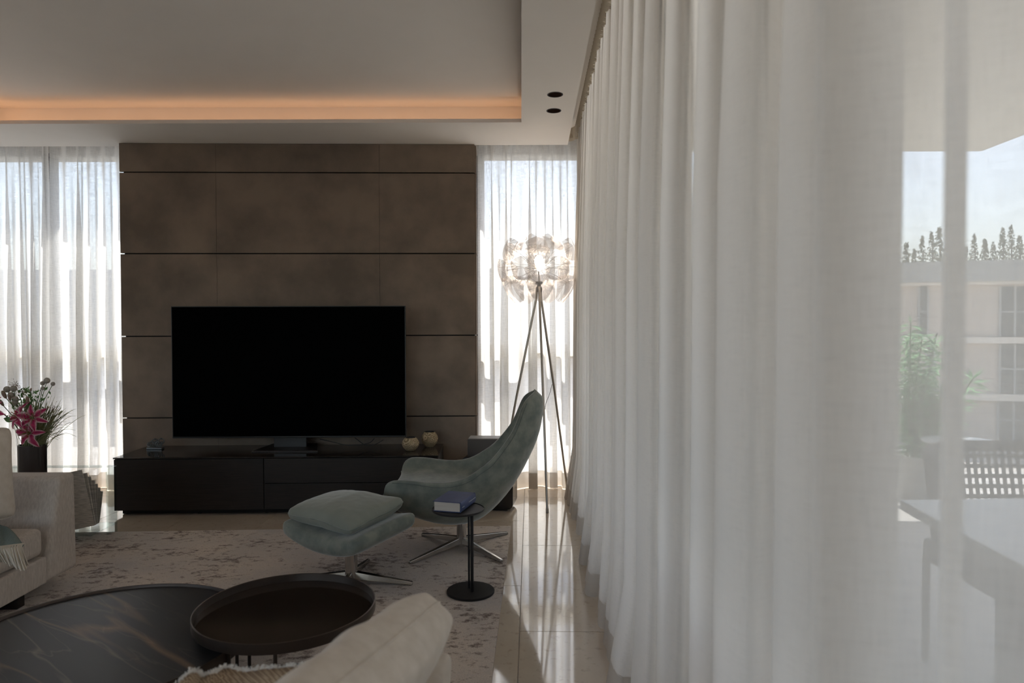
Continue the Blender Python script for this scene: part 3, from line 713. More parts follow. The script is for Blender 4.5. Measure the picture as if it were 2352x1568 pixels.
# ---------------------------------------------------------------- ceiling spots
for (px, py, lb) in ((1275, 217, 'recessed black ceiling spotlight nearer the viewer'), (1272, 254, 'recessed black ceiling spotlight nearer the stone wall')):
    c = F(px, py, SOF); 
    t = thing('ceiling_spotlight', lb, 'light', (c.x, c.y, SOF-.004), 'pair of ceiling spotlights')
    r = .046
    prof = [(r, .0), (r+.004, .002), (r+.004, -.004), (r-.004, -.004), (r-.006, .002), (r-.007, .0035)]
    obj('ring', MB().lathe((c.x, c.y, SOF), [(r+.001, .0), (r+.001, -.002), (r-.002, -.0025), (r-.003, -.001)], 32), 'black_metal', t)
    obj('reflector', MB().lathe((c.x, c.y, SOF), [(r-.005, -.0012), (r-.012, -.0008), (.012, -.0004), (.005, -.0002)], 32), 'copper_can', t)

# ---------------------------------------------------------------- rug
rp = [F(1174, 1207, .012), F(1128, 1568, .012), F(188, 1222, .012)]
dR = (rp[0]-rp[1]); dR = Vector((dR.x, dR.y)).normalized(); dB = Vector((rp[2].x-rp[0].x, rp[2].y-rp[0].y)).normalized()
A = Vector((rp[0].x, rp[0].y)); Bp = A - dR*3.3; Cp = Bp + dB*3.6; Dp = A + dB*3.6
rg = MB(); nx, ny = 60, 60
top = [[Vector((*(A.lerp(Dp, i/nx)).lerp(Bp.lerp(Cp, i/nx), j/ny), .012+random.uniform(-.0005, .0005))) for i in range(nx+1)] for j in range(ny+1)]
rg.grid(top)
o0 = [(A.x, A.y), (Bp.x, Bp.y), (Cp.x, Cp.y), (Dp.x, Dp.y)]
for (a, b) in zip(o0, o0[1:]+o0[:1]): rg.add([(a[0], a[1], 0.001), (b[0], b[1], 0.001), (b[0], b[1], .012), (a[0], a[1], .012)], [(0, 1, 2, 3)])
rug = obj('rug', rg, 'rug', smooth=False)
tag(rug, 'large beige and brown distressed rug under the tables and lounge chair', 'rug')

# ---------------------------------------------------------------- media cabinet
CH = .394
fl = F(262, 1186, .0); c0 = U(262, 1052, 4.56); 
Xl = U(261, 1100, 4.56).x; Yl = 4.56
Xr = U(1008, 1048, 4.66).x
rc = WB*1.0
CM = Matrix.Translation((Xl, Yl, 0)) @ Matrix.Rotation(rc, 4, 'Z')
CW = (Xr-Xl)/math.cos(rc); CD = .47
cab = thing('media_cabinet', 'long low near-black media cabinet with a glossy top below the television', 'cabinet', (CM @ Vector((CW/2, CD/2, 0))))
obj('body', MB().box((0, .018, .035), (CW, CD, CH-.012), CM), 'cabinet_front', cab, smooth=False, bevel=.002)
obj('top', MB().box((-.002, -.004, CH-.009), (CW+.002, CD, CH), CM), 'cabinet_top', cab, smooth=False, bevel=.0015)
xs = ((U(604, 1100, 4.57).x)-Xl)/math.cos(rc)
zs = U(750, 1108.5, 4.6).z
obj('door', MB().box((.002, 0, .037), (xs-.0025, .017, CH-.014), CM), 'cabinet_front', cab, smooth=False, bevel=.001)
obj('drawer', MB().box((xs+.0025, 0, zs+.002), (CW-.002, .017, CH-.014), CM), 'cabinet_front', cab, smooth=False, bevel=.001)
obj('drawer', MB().box((xs+.0025, 0, .037), (CW-.002, .017, zs-.002), CM), 'cabinet_front', cab, smooth=False, bevel=.001)
for fx in (.06, CW*.25, xs, CW*.75, CW-.06):
    obj('foot', MB().lathe(CM @ Vector((fx, .07, 0)), [(.018, 0), (.02, .004), (.018, .036)], 16), 'black_plastic', cab)
obj('plinth', MB().box((.03, .05, .004), (CW-.03, CD-.03, .034), CM), 'joint', cab, smooth=False)

# television
TVY = 4.85
a = U(390, 703, TVY-.015); b = U(932.5, 1004, TVY+.015)
tv = thing('television', 'large black flat television standing on the dark media cabinet', 'television', (U(661, 1000, TVY).x, TVY, CH))
rt = math.radians(.9)
TM = Matrix.Translation((a.x, TVY, 0)) @ Matrix.Rotation(rt, 4, 'Z'); tw = b.x-a.x
ztop, zbot = a.z, b.z
obj('screen', MB().box((.006, -.001, zbot+.012), (tw-.006, .008, ztop-.006), TM), 'black_glass', tv, smooth=False)
obj('bezel', MB().box((0, .0, zbot), (tw, .022, ztop), TM), 'black_plastic', tv, smooth=False, bevel=.002)
obj('rear_housing', MB().box((.15, .02, zbot+.08), (tw-.15, .06, ztop-.25), TM), 'black_plastic', tv, smooth=False, bevel=.01)
obj('stand_neck', MB().box((tw*.43, .012, CH+.01), (tw*.57, .045, zbot+.1), TM), 'black_plastic', tv, smooth=False, bevel=.003)
obj('stand_base', MB().hexa([TM @ Vector(p) for p in ((tw*.36, -.12, CH+.0005), (tw*.64, -.12, CH+.0005), (tw*.60, .14, CH+.0005), (tw*.40, .14, CH+.0005), (tw*.365, -.115, CH+.012), (tw*.635, -.115, CH+.012), (tw*.60, .135, CH+.02), (tw*.40, .135, CH+.02))]), 'black_plastic', tv, smooth=False, bevel=.003)
# cables
cb = MB()
for pts in ([(860, 1006, 4.92), (845, 1018, 4.9), (800, 1022, 4.88), (770, 1016, 4.9), (735, 1008, 4.95)],
            [(815, 1005, 4.92), (840, 1022, 4.88), (862, 1020, 4.88), (880, 1010, 4.93)]):
    cb.tube(smoothline([Vector((U(x, y, Y).x, Y, max(CH+.003, U(x, y, Y).z))) for x, y, Y in pts], 5), .0028, 6)
o = obj('cable', cb, 'cable'); tag(o, 'thin black cables trailing on the cabinet top below the television', 'cable')

# sculpture
c = F(357, 1031, CH)
t = thing('sculpture', 'small dark silver openwork ornament at the left end of the cabinet', 'ornament', (c.x, c.y, CH))
obj('plinth', MB().box((c.x-.055, c.y-.02, CH), (c.x+.055, c.y+.02, CH+.014)), 'silver', t, bevel=.003)
sm = MB(); random.seed(4)
for k in range(9):
    cx = c.x - .045 + .011*k; rr = random.uniform(.012, .019); zz = CH+.014+rr+random.uniform(0, .028); tl = random.uniform(-.8, .8)
    sm.tube([Vector((cx+rr*math.cos(q*PI/7)*math.cos(tl), c.y+rr*math.cos(q*PI/7)*math.sin(tl), zz+rr*math.sin(q*PI/7))) for q in range(15)], .0042, 6)
    sm.tube([(cx, c.y, CH+.012), (cx+.004, c.y, zz)], .004, 6)
    sm.sphere((cx, c.y+random.uniform(-.01, .01), zz+rr), .007, 8, 6)
obj('openwork', sm, 'silver', t)

# carved bowls
for px, py, rw, h, lb in ((943, 1034, .060, .092, 'carved round beige bowl nearer the viewer on the cabinet, the lower one'), (987, 1025, .060, .108, 'carved round beige bowl at the right end of the cabinet, the taller one')):
    c = F(px, py, CH); t = thing('candle_bowl', lb, 'bowl', (c.x, c.y, CH), 'carved bowls on the cabinet')
    pr = [(.028, 0)] + [(rw*math.sin(PI*(.16+.66*k/14))**.8, h*(k+.6)/14.6) for k in range(15)]
    ro = pr[-1][0]; pr += [(ro-.004, h), (ro-.006, h-.012), (rw*.7, h*.5), (.02, .012)]
    obj('shell', MB().lathe((c.x, c.y, CH), pr, 36), 'carved', t)
    obj('rim', MB().lathe((c.x, c.y, CH), [(ro+.001, h-.004), (ro, h+.002), (ro-.006, h+.0015), (ro-.008, h-.006)], 36), 'black_metal', t)
    obj('candle', MB().lathe((c.x, c.y, CH), [(ro-.009, h-.03), (ro-.009, h-.012), (.004, h-.012)], 24), 'black_metal', t)

# subwoofer and speaker
ts = math.radians(-9)
fr_ = F(1178, 1175, 0)
SM = Matrix.Translation((fr_.x, fr_.y, 0)) @ Matrix.Rotation(ts, 4, 'Z')
sub = thing('subwoofer', 'glossy black box subwoofer with rounded corners on the floor behind the lounge chair', 'speaker', SM @ Vector((-.17, .1, 0)))
def rbox_loop(x0, x1, z0, z1, r, y, n=6):
    out = []
    for cx, cz, a0 in ((x1-r, z0+r, -PI/2), (x1-r, z1-r, 0), (x0+r, z1-r, PI/2), (x0+r, z0+r, PI)):
        out += [Vector((cx+r*math.cos(a0+PI/2*k/n), y, cz+r*math.sin(a0+PI/2*k/n))) for k in range(n+1)]
    return out
def rslab(x0, x1, z0, z1, r, y0, y1, mtx, e=.004):
    lp = [rbox_loop(x0+e, x1-e, z0+e, z1-e, r, y0), rbox_loop(x0, x1, z0, z1, r, y0+e), rbox_loop(x0, x1, z0, z1, r, y1-e), rbox_loop(x0+e, x1-e, z0+e, z1-e, r, y1)]
    return MB().loft([[mtx @ p for p in l] for l in lp])
subh = U(1100, 1052, fr_.y).z
obj('cabinet', rslab(-.36, 0, .012, subh, .04, 0, .20, SM), 'gloss_black', sub)
obj('base_pad', MB().box((-.32, .02, 0), (-.04, .18, .014), SM), 'black_plastic', sub, smooth=False)
S2 = Matrix.Translation(SM @ Vector((-.235, .09, subh))) @ Matrix.Rotation(math.radians(-4), 4, 'Z')
sl = (U(1075, 1020, 4.75).x); sr = U(1160, 1020, 4.75).x
S2 = Matrix.Translation((sl, fr_.y+.05, subh)) @ Matrix.Rotation(math.radians(-3), 4, 'Z')
sp = thing('speaker', 'grey oblong speaker with a small badge standing on the black subwoofer', 'speaker', S2 @ Vector(((sr-sl)/2, .05, 0)))
hh = U(1100, 1008, fr_.y+.05).z - subh
obj('grille', rslab(0, sr-sl, .002, hh, .006, 0, .02, S2), 'grille', sp)
obj('shell', rslab(-.002, sr-sl+.008, 0, hh+.002, .014, .016, .15, S2), 'grey_shell', sp)
bx = (U(1114, 1034, 4.75).x-sl); bz = U(1114, 1034, 4.75).z-subh
bdg = obj('badge', rslab(bx-.021, bx+.021, bz-.006, bz+.006, .0059, -.003, 0, S2, .0008), 'badge', sp)
tc = bpy.data.curves.new('lettering', 'FONT'); tc.body = 'SONOS'; tc.size = .0085; tc.extrude = .0004; tc.align_x = 'CENTER'; tc.align_y = 'CENTER'
to = bpy.data.objects.new('lettering_source', tc); COL.objects.link(to)
bpy.context.view_layer.update()
tm = bpy.data.meshes.new_from_object(to.evaluated_get(bpy.context.evaluated_depsgraph_get()))
bpy.data.objects.remove(to)
tm.materials.clear(); tm.materials.append(M['badge_ink'])
lo = bpy.data.objects.new('lettering', tm); COL.objects.link(lo); lo.parent = bdg
lo.matrix_basis = Matrix.Translation(-wloc(bdg)) @ S2 @ Matrix.Translation((bx, -.0036, bz)) @ Matrix.Rotation(PI/2, 4, 'X')

# ---------------------------------------------------------------- tripod floor lamp
LC = Vector((.205, 5.02, 0)); 
LC.x = U(1238, 600, 5.0).x; LC.y = 5.0
zt_, zb_ = U(1238, 526, 5.0).z, U(1238, 702, 5.0).z
zc = (zt_+zb_)/2
lamp = thing('floor_lamp', 'tall tripod floor lamp with a glowing globe of clear petal lenses', 'lamp', LC)
apex = Vector((LC.x, LC.y, zc-.20))
feet = [F(1257, 1178, 0), Vector((U(1303, 1118, 5.24).x, 5.24, 0)), Vector((-.10, 5.17, 0))]
for k, f in enumerate(feet):
    d = (Vector((f.x, f.y, 0))-Vector((LC.x, LC.y, 0))).normalized()
    a0 = apex + d*.018 + Vector((0, 0, .06)); kn = apex + d*.022 + Vector((0, 0, -.02))
    lg = obj('leg', MB().tube([a0, kn, kn.lerp(f+Vector((0, 0, .012)), .5)+d*.008, f+Vector((0, 0, .012))], [.0085, .009, .009, .008], 12), 'brushed', lamp)
    obj('foot', MB().tube([f+Vector((0, 0, 0)), f+Vector((0, 0, .03))-d*.004], .0105, 12), 'brushed', lg)
obj('hub', MB().lathe((LC.x, LC.y, apex.z+.02), [(.02, 0), (.022, .01), (.022, .03), (.014, .04), (.014, .055), (.026, .06), (.026, .075), (.01, .08)], 24), 'black_metal', lamp)
stem = obj('stem', MB().tube([(LC.x, LC.y, apex.z), (LC.x, LC.y, zc-.03)], .008, 10), 'chrome', lamp)
obj('bulb', MB().lathe((LC.x, LC.y, zc-.02), [(.014, 0), (.016, .02), (.030, .045), (.033, .07), (.026, .095), (.012, .108), (.002, .11)], 20), 'bulb', lamp, label='glowing warm bulb')
def petal_mesh(w0, w1, h, name='petal'):
    """w0 half width at the broad end (v=0), w1 at the tip (v=1)"""
    n, m_ = 16, 12; rows = []; uvs = []
    for j in range(m_+1):
        v = j/m_; hw = (w0 + (w1-w0)*v)
        if v < .18: hw *= math.sqrt(max(0, 1-((.18-v)/.18)**2*.55))
        if v > .85: hw *= math.sqrt(max(0, 1-((v-.85)/.15)**2*.5))
        row = []; ur = []
        for i in range(n+1):
            u = 2*i/n-1; x = hw*u
            yy = v*h + (.10*h*abs(u)**2.2 if v < .35 else 0)*(1-v/.35 if v < .35 else 0) - .05*h*(u*u)*(v if v > .6 else 0)
            cur = -.30*(x*x)/.1 - .07*(v-.35)**2 + .010*math.exp(-(x/.012)**2)
            row.append(Vector((x, yy, cur))); ur.append((i/n, v))
        rows.append(row); uvs.append(ur)
    mb = MB().grid(rows); me = mesh_of(name, mb, M['lens'], True, autos=False)
    uvl = me.uv_layers.new(name='UVMap'); flat = [q for r in uvs for q in r]
    for lp in me.loops: uvl.data[lp.index].uv = flat[lp.vertex_index]
    return me
pm_top = petal_mesh(.10, .05, .155); pm_mid = petal_mesh(.105, .080, .165); pm_low = petal_mesh(.128, .048, .21)
R_ = .315
def place_petal(me, az, zc_, rad, tilt, down=True, spin=0):
    """attach at broad end; petal hangs (down) or rises; tilt leans the tip inward"""
    out = Vector((math.sin(az), -math.cos(az), 0)); side = Vector((math.cos(az), math.sin(az), 0))
    run = Vector((0, 0, -1 if down else 1))
    d = (run*math.cos(tilt) - out*math.sin(tilt)).normalized()
    x = side if down else -side
    nrm = x.cross(d).normalized()
    if nrm.dot(out) < 0: x = -x; nrm = x.cross(d).normalized()
    mtx = Matrix(((x.x, d.x, nrm.x, 0), (x.y, d.y, nrm.y, 0), (x.z, d.z, nrm.z, 0), (0, 0, 0, 1)))
    pos = Vector((LC.x, LC.y, zc+zc_)) + out*rad
    pt = inst(me, 'petal', Matrix.Translation(pos) @ mtx, lamp)
    att = pos + d*.06 - nrm*.002
    ctr = Vector((LC.x, LC.y, zc-.01))
    mid = ctr.lerp(att, .55) + Vector((0, 0, .012))
    wr = MB().tube([ctr + out*.02, mid, att], .0012, 5)
    me2 = mesh_of('arm', wr, M['chrome'], True); o = bpy.data.objects.new('arm', me2); COL.objects.link(o); o.parent = lamp
    o.matrix_basis = Matrix.Translation(-wloc(lamp))
    return pt
for k in range(5): place_petal(pm_top, 2*PI*k/5 + PI, .115, .205, .55, down=False)
for k in range(6): place_petal(pm_mid, 2*PI*k/6 , .20, .255, -.30, down=True)
for k in range(7): place_petal(pm_mid, 2*PI*k/7 + .45, .055, .305, .05, down=True)
for k in range(7): place_petal(pm_low, 2*PI*k/7, -.075, .285, .42, down=True)
pl = bpy.data.lights.new('bulb_light', 'POINT'); pl.energy = 2.0; pl.color = (1, .82, .65); pl.shadow_soft_size = .05
po = bpy.data.objects.new('bulb_light', pl); COL.objects.link(po); po.parent = lamp; po.location = (0, -.0, zc+.045-LC.z)
# cord of the lamp
o = obj('cord', MB().tube(smoothline([U(1268, 882, 5.05), U(1262, 905, 5.05), U(1254, 925, 5.04), U(1252, 940, 5.03)], 5), .0022, 6), 'grey_cable', lamp)

# ---------------------------------------------------------------- lounge chair
def sub_y(v, y): return Vector((v.x, y, v.z))
CC = Vector((-.29, 3.86, 0))
def lounge_chair():
    ch = thing('lounge_chair', 'grey-green velvet swivel lounge chair with a high curved back', 'chair', CC)
    cyy = 3.88
    rim = [(881.5, 1136, .312), (882.5, 1121, .322), (887, 1110, .328), (901, 1102, .335), (930, 1102, .335), (961, 1105, .335), (1002, 1110, .33), (1044, 1107, .32), (1078, 1095, .31), (1103, 1077, .30),
           (1131, 1057, .28), (1158, 1022, .255), (1177, 995, .235), (1188, 972, .215), (1200, 937, .19), (1207, 921, .17), (1218, 908, .12), (1230, 899, .065)]
    keel = [(882, 1150, 3.56), (884.5, 1163, 3.57), (891, 1173, 3.58), (903, 1180, 3.60), (925, 1188, 3.64), (950, 1192, 3.68), (1000, 1199, 3.78), (1052, 1198, 3.84), (1090, 1191, 3.86), (1117, 1179, 3.86),
            (1148, 1151, 3.86), (1177, 1117, 3.86), (1198, 1083, 3.86), (1215, 1050, 3.87), (1236, 1005, 3.88), (1245, 965, 3.88), (1249, 932, 3.88), (1248, 912, 3.88)]
    seat = [(-.662, .372), (-.652, .372), (-.630, .370), (-.58, .368), (-.53, .375), (-.47, .372), (-.37, .365), (-.27, .36), (-.20, .368), (-.14, .39), (-.08, .435), (-.03, .50), (.01, .57), (.035, .63), (.075, .73), (.095, .79), (.115, .845), (.13, .875)]
    nn = 12; loops = []
    Rl = []
    for i, ((rx, ry, w_), (kx, ky, kY), (sx, sz)) in enumerate(zip(rim, keel, seat)):
        R = U(rx, ry, cyy-w_); K = U(kx, ky, kY); th = .034 if i < 15 else .022
        Rl.append((R, w_))
        loop = []
        f = max(0, i-2)/(len(rim)-3)
        a = .24 + .52*min(1, f*1.7); bx = 1.1 - .05*f
        for k in range(-nn, nn+1):
            ph = abs(k)/nn*PI/2; y = w_*math.sin(ph)**a*(1 if k > 0 else -1)
            b = 1-math.cos(ph)**bx
            loop.append(Vector((K.x*(1-b)+R.x*b, cyy+y*(1.0), K.z*(1-b)+R.z*b)))
        # inner surface back again
        RiX = R.x - (.004 if f < .4 else .01)
        for k in range(nn, -nn-1, -1):
            ph = abs(k)/nn*PI/2; wi = max(w_-th, .02); y = wi*math.sin(ph)**.62*(1 if k > 0 else -1)
            b = 1-math.cos(ph)**1.0
            iz = R.z-.006; ix = RiX
            loop.append(Vector((sx*(1-b)+ix*b, cyy+y, sz*(1-b)+iz*b)))
        loops.append(loop)
    # rounded nose and crown
    def shrink(l, s, off):
        c = sum(l, Vector())/len(l); return [c+(p-c)*s+off for p in l]
    # nose keeps the section's thickness: pull outer and inner sheets together
    def pinch(l, q, off):
        m_ = 2*nn+1; o = []
        for k in range(m_):
            a_, b_ = l[k], l[2*m_-1-k]; mid = (a_+b_)/2; o.append(mid+(a_-mid)*q+off)
        for k in range(m_):
            a_, b_ = l[m_+k], l[m_-1-k]; mid = (a_+b_)/2; o.append(mid+(a_-mid)*q+off)
        return o
    pre = [pinch(loops[0], .12, Vector((-.007, 0, 0))), pinch(loops[0], .7, Vector((-.005, 0, 0)))]
    post = [pinch(loops[-1], .7, Vector((0, 0, .006))), pinch(loops[-1], .15, Vector((0, 0, .010)))]
    post = [shrink(p, .86 if i else .95, Vector((0, 0, 0))) for i, p in enumerate(post)]
    mb = MB(); allp = pre+loops+post; n = len(allp[0])
    mb.loft(allp, cap=False)
    m_ = 2*nn+1
    for base, flip in ((0, 0), ((len(allp)-1)*n, 1)):
        for k in range(m_-1):
            q = (base+k, base+k+1, base+2*m_-2-k, base+2*m_-1-k); mb.f.append(q if flip else q[::-1])
    sh = obj('shell', mb, 'velvet', ch, subsurf=1, autos=False)
    # seams just under the rim on both flanks
    for sgn in (-1, 1):
        pts = []
        for i, lp in enumerate(loops[3:16]):
            k = 1 if sgn < 0 else 2*nn-1
            p = lp[k].copy(); q = lp[0 if sgn < 0 else 2*nn]; c = p.lerp(q, .25); pts.append(c+Vector((0, sgn*.0025, 0)))
        obj('seam', MB().tube(smoothline(pts, 4), .0012, 5), 'seam', ch)
    # seat pad
    pad = MB(); rows_ = []
    # pedestal and star base
    zb = .16
    col = obj('pedestal', MB().lathe(CC, [(.03, .02), (.0275, .045), (.0275, .24)], 28), 'chrome', ch)
    for px, py in ((970, 1227), (940, 1293), (1165, 1224), (1153, 1289)):
        tip = F(px, py, .018); star_leg(ch, CC, tip)
    return ch
def star_leg(par, c, tip, w0=.019, w1=.011, z0=.052, z1=.02):
    d = Vector((tip.x-c.x, tip.y-c.y, 0)); L_ = d.length; d.normalize(); s_ = Vector((-d.y, d.x, 0))
    p0 = Vector((c.x, c.y, 0))+d*.01; p1 = Vector((c.x, c.y, 0))+d*L_
    v = []
    for p, w_, za, zb in ((p0, w0, .014+.02, z0+.02), (p1, w1, .013, z1+.008)):
        v += [p-s_*w_+Vector((0, 0, za)), p+s_*w_+Vector((0, 0, za)), p+s_*w_*.7+Vector((0, 0, zb)), p-s_*w_*.7+Vector((0, 0, zb))]
    lg = obj('leg', MB().add(v, [(0, 1, 2, 3), (7, 6, 5, 4), (0, 4, 5, 1), (1, 5, 6, 2), (2, 6, 7, 3), (3, 7, 4, 0)]), 'chrome', par, bevel=.003)
    obj('glide', MB().lathe((p1.x-d.x*.012, p1.y-d.y*.012, .0125), [(.008, 0), (.009, .004), (.006, .006)], 12), 'black_plastic', lg)
lounge_chair()

def cushion(w_, l_, t_, n=26, pinch=.10, puff=.42, wr=.0, seed=0, edge=.004, corner=.0):
    """plump square cushion in local coordinates, z up; returns rows of top and bottom"""
    top = []; bot = []; edg = []
    for j in range(n+1):
        v = 2*j/n-1; rt_, rb = [], []
        for i in range(n+1):
            u = 2*i/n-1
            s = 1-pinch*(1-abs(u)**2.2)*(abs(v)**3); q = 1-pinch*(1-abs(v)**2.2)*(abs(u)**3)
            rr = max(1, (abs(u)**9+abs(v)**9)**(1/9)); x = u*w_/2*q/rr; y = v*l_/2*s/rr
            cr = min(1, (2-abs(u)-abs(v))/.35) if corner else 1
            h = (max(0, 1-abs(u)**2.3)*max(0, 1-abs(v)**2.3))**puff*t_/2
            ns = noise.noise(Vector((x*9+seed, y*9, seed)))*wr*min(1, h/(t_*.2)) if wr else 0
            rt_.append(Vector((x, y, h+edge/2+ns))); rb.append(Vector((x, y, -h-edge/2+ns*.5)))
        top.append(rt_); bot.append(rb)
    mb = MB().grid(top); o = len(mb.v); mb.grid([r[::-1] for r in bot]); N1 = n+1
    def T(i, j): return j*N1+i
    def B(i, j): return o+j*N1+(n-i)
    for i in range(n):
        mb.f += [(T(i, 0), B(i, 0), B(i+1, 0), T(i+1, 0)), (T(i+1, n), B(i+1, n), B(i, n), T(i, n)), (T(0, i+1), B(0, i+1), B(0, i), T(0, i)), (T(n, i), B(n, i), B(n, i+1), T(n, i+1))]
    rimp = [(top[0][i]+bot[0][i])/2 for i in range(n)] + [(top[i][n]+bot[i][n])/2 for i in range(n)] + [(top[n][n-i]+bot[n][n-i])/2 for i in range(n)] + [(top[n-i][0]+bot[n-i][0])/2 for i in range(n)]
    rimp.append(rimp[0]); return mb, rimp
def xf(mb, fn): mb.v = [fn(p) for p in mb.v]; return mb

# ottoman
def ottoman():
    c = F(807, 1343, 0)
    ot = thing('ottoman', 'grey-green velvet footstool with a loose cushion top, in front of the lounge chair', 'footstool', c)
    Lc = F(637, 1210, .30); Nc = F(800, 1262, .235); Rc = F(967, 1190, .345)
    L0 = U(637, 1208, 3.42); N0 = U(812, 1262, 3.06); R0 = U(966, 1186, 3.36)
    F0 = L0+R0-N0; F0.z = (L0.z+R0.z)/2+.01
    def surf(a, b, sag):
        p = N0*(1-a)*(1-b) + L0*a*(1-b) + R0*(1-a)*b + F0*a*b   # a: near->left, b: near->right
        p.z += -sag*(4*a*(1-a)) ; return p
    up = Vector((0, 0, 1))
    n = 22; th = .036; loops = []
    mb, rp_ = cushion(2, 2, 2*th, n=22, pinch=.03, puff=.20, edge=.030)
    def fn(p):
        a = (p.x+1)/2; b = (p.y+1)/2; q = surf(a, b, .045)
        return q + up*(p.z)
    xf(mb, fn); obj('seat_shell', mb, 'velvet', ot, subsurf=1, autos=False)
    mb, rp_ = cushion(1.86, 1.86, .110, n=26, pinch=.06, puff=.36, wr=.003, seed=3, edge=.014)
    off = Vector((-.018, .02, .066))
    def fn2(p):
        a = (p.x*.95+1)/2; b = (p.y*.92+1)/2-.01; q = surf(a, b, .02)
        cor = max(0, abs(p.x)+abs(p.y)-1.2)*.03
        return q + off + up*(p.z + (cor if p.x < 0 and p.y > 0 else -cor*.4) + .02*(1-abs(p.x)))
    xf(mb, fn2); cu = obj('cushion', mb, 'velvet_light', ot, autos=False, subsurf=1)
    obj('piping', MB().tube([fn2(p) for p in rp_], .0024, 6), 'velvet', cu)
    obj('pedestal', MB().lathe(c, [(.034, .02), (.030, .04), (.030, .235)], 28), 'chrome', ot)
    for tip in (F(948, 1340, .018), Vector((c.x-.30, c.y+.03, 0)), Vector((c.x+.02, c.y+.30, 0)), Vector((c.x-.02, c.y-.30, 0))):
        star_leg(ot, c, tip)
ottoman()

# side table with book
def side_table():
    b = F(1081, 1361, .01)
    t = thing('side_table', 'slim round black metal side table in front of the lounge chair', 'table', (b.x, b.y, .012))
    z0 = .0125; r = .112
    obj('base', MB().lathe((b.x, b.y, z0), [(r-.004, 0), (r, .002), (r, .010), (r-.002, .012), (.01, .0125)], 56), 'black_metal', t)
    tc_ = U(1052.5, 1165, b.y-.02); zt = U(1052.5, 1166, b.y).z
    r1 = U(1077, 1345, b.y+.01); r2 = U(1084.5, 1350, b.y-.015)
    obj('post', MB().tube([(r1.x, b.y+.02, z0+.01), (r1.x, b.y+.02, zt-.006)], .0048, 12), 'black_metal', t)
    obj('post', MB().tube([(r2.x, b.y-.02, z0+.01), (r2.x, b.y-.02, zt-.006)], .0078, 12), 'black_metal', t)
    obj('table_top', MB().lathe((tc_.x, b.y-.02, zt-.008), [(.05, 0), (.117, .001), (.122, .005), (.122, .012), (.119, .0125), (.118, .009), (.01, .009)], 56), 'black_metal', t)
    zs_ = zt+.0015
    # book
    hb = .047; zt2 = zs_+hb
    A_ = F(994, 1150, zt2); B_ = F(1062, 1150, zt2)
    w_ = .137; d_ = .205
    dx = (B_-A_).normalized(); ang_ = math.atan2(dx.y, dx.x)-math.radians(6)
    X = Matrix.Translation((A_.x, A_.y, zs_)) @ Matrix.Rotation(ang_, 4, 'Z')
    sh = Matrix.Identity(4)
    X = X @ Matrix(((1, .12, 0, 0), (0, 1, 0, 0), (0, 0, 1, 0), (0, 0, 0, 1))) if False else X @ Matrix.Rotation(math.radians(-9), 4, 'Z')
    bk = thing('book', 'thick blue clothbound book lying on the round black side table', 'book', X @ Vector((w_/2, d_/2, 0)))
    obj('page_block', MB().box((.006, .004, .0035), (w_-.006, d_-.004, hb-.0035), X), 'pages', bk, smooth=False)
    for za in (0, hb-.003):
        obj('cover', MB().box((0, 0, za), (w_-.003, d_, za+.003), X), 'blue_cloth', bk, bevel=.0008)
    sp_ = []
    for k in range(9):
        a_ = -PI/2+PI*k/8; sp_.append((w_-.004+.007*math.cos(a_), hb/2+hb/2*math.sin(a_)))
    inn = [(w_-.007+.005*math.cos(-PI/2+PI*k/8), hb/2+(hb/2-.003)*math.sin(-PI/2+PI*k/8)) for k in range(8, -1, -1)]
    lp = sp_+inn
    spn = obj('spine', MB().loft([[X @ Vector((x, y, z)) for x, z in lp] for y in (0, d_)]), 'blue_cloth', bk)
    let = MB()
    for y0, y1, z0_ in ((.010, .038, .021), (.10, .19, .024)):
        y = y0
        while y < y1:
            l_ = random.uniform(.003, .007); let.box((w_+.0028, y, z0_), (w_+.0036, y+l_, z0_+.0035), X); y += l_+.0018
    obj('spine_lettering', let, 'silver_print', spn, smooth=False)
side_table()

